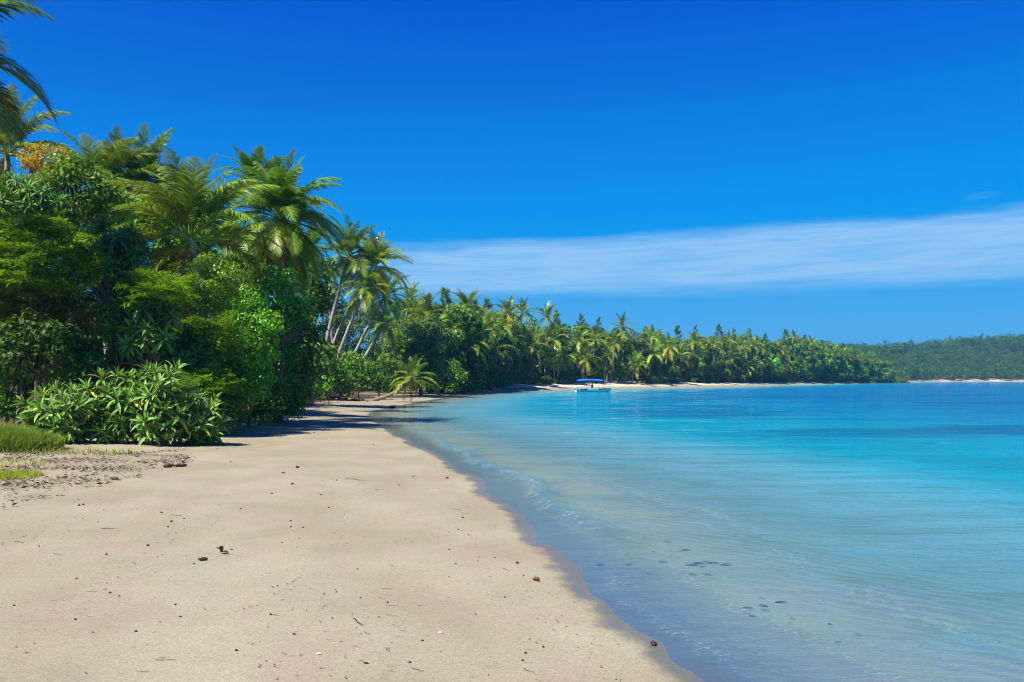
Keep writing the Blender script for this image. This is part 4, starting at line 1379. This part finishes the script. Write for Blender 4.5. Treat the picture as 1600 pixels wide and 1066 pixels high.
# ------------------------------------------------------------------ grass and litter at the left edge
def grass(name, label, centre, rad, n, hgt, seed, mound=0.0, tint=(1, 1, 1)):
    rng = np.random.default_rng(seed)
    a = rng.uniform(0, 6.28, n)
    r = np.sqrt(rng.uniform(0, 1, n))
    x = centre[0] + np.cos(a) * r * rad[0]
    y = centre[1] + np.sin(a) * r * rad[1]
    z, s = terrain(x, y)
    z = z + mound * (1 - r ** 2) - 0.02
    h = hgt * rng.uniform(0.45, 1.15, n)
    az = rng.uniform(0, 6.28, n)
    lean = rng.uniform(0.1, 0.75, n)
    B = np.stack([x, y, z], 1)
    d = np.stack([np.cos(az) * lean, np.sin(az) * lean, np.ones(n)], 1)
    d2 = np.stack([np.cos(az) * lean * 2.4, np.sin(az) * lean * 2.4, np.ones(n) * 0.75], 1)
    sdv = np.stack([-np.sin(az), np.cos(az), np.zeros(n)], 1) * 0.011
    m = B + d * (h * 0.5)[:, None]
    t = m + d2 * (h * 0.45)[:, None]
    V = np.stack([B - sdv, B + sdv, m + sdv * 0.8, m - sdv * 0.8, t + sdv * 0.1, t - sdv * 0.1], 1).reshape(-1, 3)
    b = np.arange(n) * 6
    Q = np.concatenate([np.stack([b, b + 1, b + 2, b + 3], 1), np.stack([b + 3, b + 2, b + 4, b + 5], 1)])
    tn = np.clip(0.45 + 0.25 * rng.normal(size=n), 0, 1)
    T = np.stack([tn, tn, tn, tn, np.clip(tn + 0.3, 0, 1), np.clip(tn + 0.3, 0, 1)], 1).ravel()
    o = add_obj(name, mesh_np(name, V, [Q], M['grass'], T), color=tint)
    o['kind'] = 'stuff'
    o['label'] = label
    return o


grass('grass', 'tall grass mound at the left edge beside the beach shrubs', (-14.2, 25.3), (2.3, 1.5), 9000, 0.42, 1, 0.38, (0.55, 0.7, 0.75))
grass('grass', 'sparse yellow-green grass tuft at the left edge on the litter', (-9.9, 18.6), (0.7, 0.9), 1100, 0.13, 2, 0.02)
grass('grass', 'thin grass between litter and mound at left', (-11.2, 21.0), (1.0, 1.3), 260, 0.14, 3, 0.0, (1.1, 1.0, 0.9))
grass('grass', 'thin dry grass under the beach shrubs', (-12.0, 24.6), (2.6, 0.7), 500, 0.2, 4, 0.0)


def gpt(px, py):
    """ground point seen at a photo pixel"""
    d = np.array([(px - 800.0) / F, 1.0, -(py - HORIZ) / F])
    t = EYE / max(-d[2], 1e-4)
    for _ in range(6):
        z = tz(d[0] * t, t)
        t = (EYE - max(z, 0.0)) / -d[2]
    return Vector((d[0] * t, t, tz(d[0] * t, t)))


def litter():
    rng = np.random.default_rng(31)
    outline = [(0, 700), (150, 712), (290, 702), (300, 722), (240, 742), (190, 750), (140, 765), (70, 780), (0, 796)]
    W = np.array([gpt(*p)[:2] for p in outline])
    lo, hi = W.min(0), W.max(0)
    P = rng.uniform(lo, hi, (13000, 2))
    ins = np.zeros(len(P), bool)
    for i in range(len(W)):
        a, b = W[i], W[(i + 1) % len(W)]
        c = ((a[1] > P[:, 1]) != (b[1] > P[:, 1])) & (P[:, 0] < (b[0] - a[0]) * (P[:, 1] - a[1]) / (b[1] - a[1] + 1e-9) + a[0])
        ins ^= c
    den = wob(P[:, 0], P[:, 1], 2.2, 77)
    ins &= den + rng.normal(size=len(P)) * 0.5 > 0.0
    P = P[ins]
    n = len(P)
    z, _ = terrain(P[:, 0], P[:, 1])
    B = np.column_stack([P, z + 0.012])
    az = rng.uniform(0, 6.28, n)
    D = np.column_stack([np.cos(az), np.sin(az), rng.normal(size=n) * 0.25])
    stick = rng.random(n) < 0.5
    L = np.where(stick, rng.uniform(0.10, 0.38, n), rng.uniform(0.04, 0.13, n))
    Wd = np.where(stick, 0.010, L * 0.5)
    Nn = unit(np.array([0, 0, 1.0]) + rng.normal(size=(n, 3)) * 0.4)
    V, Q = leaves(B, unit(D), Nn, L, Wd, 0.3, -0.12)
    o = add_obj('leaf_litter', mesh_np('leaf_litter', V, [Q], M['litter'], np.repeat(rng.random(n), 4)))
    o['kind'] = 'stuff'
    o['label'] = 'brown leaf and twig litter strewn along the upper beach at left'
    # fine specks over the open sand
    n = 9000
    Y = rng.uniform(6.2, 42, n)
    X = rng.uniform(-1, 1, n) * Y * 0.56
    s = sdist(X, Y)
    line = np.abs(((s + 0.5 * wob(X, Y, 0.5, 5)) % 1.9) - 0.95) < rng.uniform(0, 0.55, n)
    ok = (s > 0.35) & (s < 9.0) & (line | (rng.random(n) < 0.10))
    X, Y = X[ok], Y[ok]
    n = len(X)
    z, _ = terrain(X, Y)
    B = np.column_stack([X, Y, z + 0.005])
    az = rng.normal(size=n) * 0.7
    D = unit(np.column_stack([np.cos(az), np.sin(az), rng.normal(size=n) * 0.1]))
    stick = rng.random(n) < 0.4
    L = np.where(stick, rng.uniform(0.03, 0.09, n), rng.uniform(0.010, 0.028, n))
    Wd = np.where(stick, 0.007, L * 0.8)
    V, Q = leaves(B, D, unit(np.array([0, 0, 1.0]) + rng.normal(size=(n, 3)) * 0.2), L, Wd, 0.4, -0.08)
    o = add_obj('beach_specks', mesh_np('beach_specks', V, [Q], M['twig'], np.repeat(rng.random(n), 4)))
    o['kind'] = 'stuff'
    o['label'] = 'fine dark specks of dried weed scattered on the sand'


litter()

# ------------------------------------------------------------------ single things on the sand
NUTS = []
for k in range(4):
    v, t = ico(2, 0.16, 40 + k, (1.0, 0.85, 0.7))
    NUTS.append(mesh_np('nut', v, [t], M['nut'], smooth=True))


def crop(ox, oy, s, L):
    return [(ox + x / s, oy + y / s, *rest) for (x, y, *rest) in L]


nuts = crop(0, 780, 3.2, [(857, 113, 7), (840, 140, 6), (740, 234, 8), (531, 278, 7), (970, 325, 6), (1158, 253, 6), (1203, 48, 5), (1453, 110, 6), (1455, 140, 5),
                          (1515, 143, 5), (550, 470, 7), (597, 486, 5), (383, 400, 5), (680, 663, 5), (1182, 759, 5), (1470, 677, 5), (395, 33, 7), (807, 68, 6), (877, 529, 4),
                          (70, 534, 5), (195, 237, 5), (490, 116, 4), (920, 98, 5), (1410, 220, 4), (903, 590, 4), (377, 603, 4)])
nuts += crop(400, 800, 3.2, [(1033, 30, 6), (1012, 89, 5), (1063, 117, 5), (966, 189, 5), (998, 262, 5), (1306, 257, 10), (1338, 320, 5),
                             (658, 454, 5), (833, 645, 5), (769, 754, 6), (190, 613, 5), (75, 514, 4), (507, 288, 5), (402, 402, 4), (1245, 428, 5), (1436, 677, 5), (1347, 707, 5), (1333, 744, 4)])
nuts += crop(400, 600, 3.2, [(207, 420, 10), (135, 447, 7), (182, 502, 8), (78, 550, 6), (365, 620, 5), (955, 472, 8), (785, 463, 5), (714, 507, 5), (405, 483, 5), (325, 556, 5), (587, 303, 4), (290, 245, 4)])
nuts += [(130, 789, 7), (122, 782, 5), (340, 702, 4), (360, 722, 4)]
for i, (px, py, w) in enumerate(nuts):
    p = gpt(px, py)
    r = random.Random(i)
    s = max(w * 0.62 / F * p.y * 0.5, 0.012)
    o = add_obj('beach_nut', NUTS[i % 4], None, (p.x, p.y, p.z + s * 0.35), (r.uniform(-.3, .3), r.uniform(-.3, .3), r.uniform(0, 6)), s)
    d_ = 'small dark nut' if w < 7 else 'larger dark nut'
    wh = 'near the bottom edge' if py > 940 else ('on the middle of the open sand' if py > 800 else 'far up the beach toward the shadows')
    tag(o, d_ + ' lying ' + wh + ', {ord} of its size there', 'nut', 'dark nuts scattered on the sand', (d_, wh))

TW = []
for k in range(5):
    r = np.random.default_rng(60 + k)
    pth = np.column_stack([np.linspace(-0.5, 0.5, 7), np.cumsum(r.normal(size=7)) * 0.035, np.abs(r.normal(size=7)) * 0.015])
    V, Q = tube(pth, np.array([0.010, 0.016, 0.018, 0.017, 0.015, 0.012, 0.006]) * 1.1, 5)
    TW.append(mesh_np('twig', V, [Q], M['twig'], smooth=True))
tw = crop(0, 780, 3.2, [(505, 148, 595, 150), (70, 214, 125, 220), (265, 275, 335, 280), (435, 467, 500, 466), (775, 807, 880, 811), (685, 869, 760, 866), (1365, 580, 1405, 586),
                        (435, 590, 480, 590), (370, 580, 410, 578), (115, 520, 155, 520), (250, 512, 290, 510), (665, 213, 705, 215), (475, 427, 500, 427), (845, 82, 910, 88),
                        (315, 803, 340, 806), (590, 880, 612, 873), (720, 733, 768, 735), (790, 800, 850, 792), (1480, 396, 1510, 398)])
tw = [(a, b, c / 3.2, 780 + d / 3.2) for (a, b, c, d) in tw]
tw2 = [(675, 268, 700, 278), (648, 515, 700, 523), (660, 472, 712, 473), (773, 782, 852, 800), (655, 777, 716, 780), (1335, 785, 1392, 811), (1350, 690, 1400, 695), (1298, 569, 1340, 572),
       (1358, 430, 1395, 430), (280, 547, 303, 547), (350, 643, 390, 644), (85, 517, 123, 522), (1345, 758, 1385, 757), (1395, 843, 1440, 848), (480, 535, 515, 575), (540, 600, 570, 620),
       (625, 385, 685, 388), (615, 430, 640, 438), (205, 330, 232, 333), (640, 680, 660, 705), (800, 468, 838, 476), (1235, 285, 1268, 296)]
tw += [(400 + a / 3.2, 800 + b / 3.2, 400 + c / 3.2, 800 + d / 3.2) for (a, b, c, d) in tw2]
tw += [(542, 748, 576, 752), (706, 796, 720, 797), (585, 765, 592, 767)]
for i, (x0, y0, x1, y1) in enumerate(tw):
    a, b = gpt(x0, y0), gpt(x1, y1)
    m = (a + b) / 2
    d = b - a
    L = max(d.length, 0.05)
    th = min(1.0, 0.30 / L)
    o = add_obj('twig', TW[i % 5], None, (m.x, m.y, m.z + 0.008), (0, 0, math.atan2(d.y, d.x)), (L, L * 0.8, L * 0.9 * th))
    wh = 'near the bottom edge' if y0 > 960 else 'on the open sand further up'
    tag(o, 'thin dry twig lying ' + wh + ', {ord} from left there', 'twig', 'dry twigs on the sand', ('twig', wh))

# larger pieces
def log(name, label, px0, py0, px1, py1, rad, mat='drift', lift=0.6, seed=0, cat='driftwood'):
    a, b = gpt(px0, py0), gpt(px1, py1)
    r = np.random.default_rng(seed)
    n = 9
    pth = np.array([np.array(a) * (1 - t) + np.array(b) * t for t in np.linspace(0, 1, n)]) - np.array(a)
    L = np.linalg.norm(pth[-1])
    pth[1:-1] += r.normal(size=(n - 2, 3)) * np.array([0.03, 0.03, 0.012]) * L
    pth[:, 2] += rad * lift
    rr = rad * (1 + 0.25 * r.normal(size=n)) * np.interp(np.linspace(0, 1, n), [0, 0.1, 0.8, 1], [0.5, 1, 0.9, 0.3])
    V, Q = tube(pth, np.abs(rr), 8)
    mb = MB()
    mb.add(V, Q)
    for k in (3, 5):
        br = np.array([pth[k], pth[k] + np.array([0.06 * L, (-1) ** k * 0.08 * L, rad * 0.8]), pth[k] + np.array([0.10 * L, (-1) ** k * 0.16 * L, rad * 1.1])])
        V, Q = tube(br, np.array([0.45, 0.3, 0.1]) * rad, 6)
        mb.add(V, Q)
    o = add_obj(name, mb.mesh(name, M[mat], True), None, a)
    tag(o, label, cat)
    return o


log('driftwood_log', 'dark driftwood branch at the right tip of the leaf litter', 256, 731, 292, 729, 0.055, seed=1)
log('driftwood_stick', 'short dark stick on the lower edge of the leaf litter', 172, 749, 188, 751, 0.03, seed=2)
log('fallen_palm_trunk', 'grey fallen trunk lying on the sand below the leaning palms', 515, 622, 575, 628, 0.14, 'wood', 0.6, 3, 'log')
log('driftwood_log', 'dark driftwood bit at the sand tip by the water edge', 610, 637.5, 618, 638, 0.10, seed=4)
log('driftwood_log', 'brown driftwood log on the beach near the low point', 1208, 598.5, 1245, 598.5, 0.5, 'bark', 0.6, 5)
log('driftwood_log', 'brown driftwood heap at the tip of the low point', 1310, 597.6, 1352, 597.6, 0.6, 'bark', 0.6, 6)

# half coconut husk near the water, curled leaf and dark lump on the sand
def husk(px, py, w, label, mat='husk', seed=0, name='coconut_husk', cat='husk', squash=(1, 0.8, 0.75)):
    p = gpt(px, py)
    v, t = ico(3, 0.10, seed, squash)
    v = v[:, :] * (w / F * p.y * 0.5)
    zmin = v[:, 2].min()
    # hollow one side of it
    k = (v[:, 2] < 0) & (v[:, 0] < 0)
    v[k] *= 0.55
    o = add_obj(name, mesh_np(name, v, [t], M[mat], smooth=True), None, (p.x, p.y, p.z - zmin * 0.55), (0.1, 0.05, seed))
    tag(o, label, cat)


husk(838, 908, 12, 'reddish brown husk piece on sand near the water edge', 'husk', 2)
husk(1021, 1008, 14, 'dark brown lump at the water edge, lower right of the sand', 'nut', 5, 'dark_lump', 'debris', (1.1, 0.7, 0.55))
husk(317, 876, 13, 'dark elongated lump left of the curled brown leaf', 'nut', 7, 'dark_lump', 'debris', (1.2, 0.6, 0.5))
husk(572, 1037, 8, 'small dark clump near the bottom edge of the sand', 'nut', 9, 'dark_lump', 'debris', (1.2, 0.6, 0.4))
p = gpt(346, 866)
mb = MB()
for k in range(4):
    V, Q, T = strap_leaf(0.10, 0.05, R(20 + 25 * k), R(70), 4, 0.3)
    a = k * 1.7
    V = V @ np.array([[math.cos(a), math.sin(a), 0], [-math.sin(a), math.cos(a), 0], [0, 0, 1.0]])
    mb.add(V, Q, T)
o = add_obj('curled_leaf', mb.mesh('curled_leaf', M['husk'], True), None, (p.x, p.y, p.z + 0.02))
tag(o, 'curled reddish brown dry leaf on the open sand', 'leaf')
for i, (px, py) in enumerate(crop(400, 800, 3.2, [(920, 607), (315, 712)])):
    p = gpt(px, py)
    v, t = ico(2, 0.2, 90 + i, (0.020, 0.015, 0.010))
    o = add_obj('shell_fragment', mesh_np('shell_fragment', v, [t], M['shell'], smooth=True), None, (p.x, p.y, p.z + 0.005))
    tag(o, ['white shell fragment on the sand nearer the water', 'white shell fragment near the bottom edge further left'][i], 'shell', 'white shell fragments')

# drifting dark leaves in the shallow water
DL = []
for k in range(4):
    V, Q, T = strap_leaf(1.0, 0.42, R(6), R(14 + 6 * k), 4, 0.12 + 0.05 * k)
    V[:, 0] -= 0.5
    DL.append(mesh_np('sunken_leaf', V, [Q], M['weed'], T, smooth=True))
dl = crop(750, 740, 3.2, [(585, 282, 9), (935, 332, 11), (1030, 373, 13), (867, 386, 7), (950, 400, 9), (915, 438, 14), (600, 460, 12), (745, 455, 10), (845, 499, 11), (765, 519, 9),
                          (1060, 499, 12), (1135, 499, 13), (1090, 440, 18), (1060, 452, 22), (1115, 458, 12), (1140, 436, 16), (1180, 437, 12), (1410, 617, 9), (1505, 634, 18), (1415, 655, 16), (1425, 678, 13), (1340, 668, 18),
                          (1360, 707, 13), (1560, 717, 9), (1548, 742, 10), (570, 370, 5), (445, 177, 8), (610, 183, 6), (535, 160, 6), (1230, 444, 18)])
dl += crop(1100, 800, 3.2, [(630, 546, 9), (770, 598, 10), (672, 642, 10)])
for i, (px, py, w) in enumerate(dl):
    Y = EYE * F / (py - HORIZ)
    r = random.Random(40 + i)
    L = w / F * Y * 1.15
    az = r.uniform(-0.5, 0.5) + (math.pi if r.random() < 0.5 else 0)
    o = add_obj('sunken_leaf', DL[i % 4], None, (px2w(px, Y), Y, tz(px2w(px, Y), Y) + 0.010), (0, 0, az), (L, L, L * 0.5), (2.4, 1.0, 0.9) if i == 29 else (1, 1, 1))
    wh = 'in the upper patch offshore' if py < 910 else 'in the lower patch at right'
    tag(o, 'dark sunken leaf in the clear shallows ' + wh + ', {ord} from left', 'leaf', 'dark leaves lying in the shallows', ('dl', wh))


# ------------------------------------------------------------------ boats
def loft(secs, cap=True):
    """secs (n, m, 3) closed-open sections -> verts, quads"""
    secs = np.asarray(secs, float)
    n, m, _ = secs.shape
    V = secs.reshape(-1, 3)
    Q = [(i * m + j, i * m + j + 1, (i + 1) * m + j + 1, (i + 1) * m + j) for i in range(n - 1) for j in range(m - 1)]
    return V, np.array(Q)


def hull_arrays(L, B, D, rake=0.5, thick=0.06):
    secs = []
    for t in np.linspace(0, 1, 13):
        w = B / 2 * (1 - max(0, (t - 0.45) / 0.55) ** 2.2) * (0.88 + 0.12 * min(1, t * 4))
        sheer = D * (1 + 0.35 * max(0, t - 0.5) ** 1.6)
        keel = -0.18 * D + 0.5 * D * max(0, t - 0.75) * 2
        x = -L / 2 + t * L
        w = max(w, 0.02)
        fl = rake * D * max(0, t - 0.55)
        pr = [(-w, sheer), (-w * 0.95, sheer * 0.5), (-w * 0.72, keel + 0.12 * D), (0, keel), (w * 0.72, keel + 0.12 * D), (w * 0.95, sheer * 0.5), (w, sheer),
              (w - min(thick, w * 0.5), sheer), (w * 0.6, keel + 0.35 * D), (-w * 0.6, keel + 0.35 * D), (-w + min(thick, w * 0.5), sheer), (-w, sheer)]
        secs.append([(x + fl * (z / max(sheer, 0.01)), y, z) for (y, z) in pr])
    V, Q = loft(secs)
    m = 12
    tr = [(0, k, 11 - k - 1, 11 - k) for k in range(0)]
    Q2 = [[0, 1, 5, 6], [1, 2, 4, 5], [2, 3, 3, 4]]
    Q2 = [[0, 1, 5, 6], [1, 2, 4, 5]]
    return V, np.vstack([Q, np.array(Q2)])


def box_arrays(x0, x1, y0, y1, z0, z1):
    V = np.array([(x, y, z) for z in (z0, z1) for y in (y0, y1) for x in (x0, x1)], float)
    Q = np.array([(0, 2, 3, 1), (4, 5, 7, 6), (0, 1, 5, 4), (2, 6, 7, 3), (0, 4, 6, 2), (1, 3, 7, 5)])
    return V, Q


def build_boat():
    Y = 172.0
    X = px2w(927, Y)
    root = add_obj('moored_boat', None, loc=(X, Y, 0.0), rot=(0, 0, R(4)))
    tag(root, 'white open motorboat with blue sun canopy moored off the far beach', 'boat')
    V, Q = hull_arrays(6.2, 1.9, 0.62)
    h = add_obj('hull', mesh_np('hull', V, [Q], M['white'], smooth=False), root)
    V, Q = box_arrays(-2.6, 2.0, -0.70, 0.70, 0.18, 0.22)
    add_obj('deck', mesh_np('deck', V, [Q], M['white']), root)
    for x0, x1 in ((-2.5, -1.2), (0.85, 2.0)):
        V, Q = box_arrays(x0, x1, -0.955, -0.935, 0.36, 0.54)
        o = add_obj('side_stripe', mesh_np('side_stripe', V, [Q], M['navy']), h)
    for x0 in (-1.9, -0.6, 0.7):
        V, Q = box_arrays(x0, x0 + 0.35, -0.80, 0.80, 0.40, 0.46)
        add_obj('bench', mesh_np('bench', V, [Q], M['white']), root)
    n = 9
    secs = []
    for t in np.linspace(0, 1, 9):
        x = -2.9 + 4.5 * t
        sag = 0.10 * math.sin(math.pi * t)
        ys = np.linspace(-1.05, 1.05, n)
        top = [(x, y, 1.98 + sag + 0.20 * (1 - (y / 1.05) ** 2)) for y in ys]
        bot = [(x, y, 1.90 + sag + 0.17 * (1 - (y / 1.05) ** 2) - (0.14 if abs(y) > 1.0 else 0)) for y in ys[::-1]]
        secs.append(top + bot + [top[0]])
    V, Q = loft(secs)
    add_obj('canopy', mesh_np('canopy', V, [Q], M['canvas'], smooth=True), root)
    for (x, y) in ((-2.5, -0.85), (-2.5, 0.85), (1.3, -0.85), (1.3, 0.85)):
        V, Q = tube(np.array([[x, y, 0.5], [x, y, 1.95]]), np.array([0.022, 0.022]), 6)
        add_obj('canopy_post', mesh_np('canopy_post', V, [Q], M['palegrey']), root)
    V, Q = box_arrays(-0.35, -0.05, -0.25, 0.25, 0.2, 1.25)
    c = add_obj('console', mesh_np('console', V, [Q], M['metal']), root)
    V, Q = tube(np.array([[-0.2, 0, 1.2], [-0.2, 0, 1.95]]), np.array([0.08, 0.08]), 8)
    add_obj('mast', mesh_np('mast', V, [Q], M['metal']), root)
    V, Q = tube(np.array([[1.75, -0.6, 0.6], [1.75, -0.6, 1.05], [1.95, -0.5, 1.2], [2.6, -0.25, 1.15], [2.75, -0.2, 0.75]]), np.full(5, 0.02), 6)
    add_obj('bow_rail', mesh_np('bow_rail', V, [Q], M['palegrey']), root)
    mb = MB()
    V, Q = box_arrays(-3.45, -3.05, -0.20, 0.20, 0.55, 1.0)
    mb.add(V, Q)
    V, Q = box_arrays(-3.32, -3.15, -0.08, 0.08, -0.3, 0.56)
    mb.add(V, Q)
    add_obj('outboard_motor', mb.mesh('outboard_motor', M['white']), root)


build_boat()


def small_boat(name, label, px, py, L, B, D, mat, rz, inner=None, cat='boat'):
    p = gpt(px, py)
    root = add_obj(name, None, loc=(p.x, p.y, p.z + 0.08), rot=(0, R(-2), R(rz)))
    tag(root, label, cat)
    V, Q = hull_arrays(L, B, D)
    add_obj('hull', mesh_np('hull', V, [Q], M[mat]), root)
    for x in (-0.25 * L, 0.12 * L):
        V, Q = box_arrays(x, x + 0.25, -B * 0.40, B * 0.40, D * 0.72, D * 0.78)
        add_obj('bench', mesh_np('bench', V, [Q], M['drift']), root)
    return root


small_boat('canoe', 'dark red canoe drawn up on the far beach left of the moored boat', 889, 604.0, 4.6, 0.8, 0.42, 'redpaint', 6, cat='canoe')
small_boat('dinghy', 'pale grey dinghy pulled up where the tree shadows meet the water', 783, 610.6, 3.9, 1.4, 0.5, 'palegrey', 12)

# ------------------------------------------------------------------ haze
V, Q = box_arrays(-2700, 2700, -2700, 2700, -6, 70)
hz = add_obj('haze', mesh_np('haze', V, [Q], []))
hz['kind'] = 'stuff'
hz['label'] = 'thin pale sea haze over the bay'
hm_ = bpy.data.materials.new('haze_air')
hm_.use_nodes = True
g_ = NT(hm_.node_tree)
pv = g_.n('ShaderNodeVolumePrincipled')
pv.inputs['Color'].default_value = (0.14, 0.58, 1.0, 1)
pv.inputs['Density'].default_value = 0.00022
pv.inputs['Anisotropy'].default_value = 0.2
go_ = g_.n('ShaderNodeOutputMaterial')
g_.l(pv.outputs[0], go_.inputs['Volume'])
hz.data.materials.append(hm_)

# ------------------------------------------------------------------ ordinals in the labels
ONES = ['', 'first', 'second', 'third', 'fourth', 'fifth', 'sixth', 'seventh', 'eighth', 'ninth', 'tenth', 'eleventh', 'twelfth', 'thirteenth', 'fourteenth',
        'fifteenth', 'sixteenth', 'seventeenth', 'eighteenth', 'nineteenth']
CARD = ['', 'one', 'two', 'three', 'four', 'five', 'six', 'seven', 'eight', 'nine']
TENS = ['', '', 'twenty', 'thirty', 'forty', 'fifty', 'sixty', 'seventy', 'eighty', 'ninety']


def ordinal(n):
    if n < 20:
        return ONES[n]
    if n % 10 == 0:
        return TENS[n // 10][:-1] + 'ieth'
    return TENS[n // 10] + '-' + ONES[n % 10]


series = {}
for o, lab, ser in THINGS:
    series.setdefault((lab, ser), []).append(o)
for (lab, ser), objs in series.items():
    objs.sort(key=lambda o: o.location.x / max(o.location.y, 0.1))
    for i, o in enumerate(objs):
        o['label'] = lab.replace('{ord}', ordinal(i + 1))
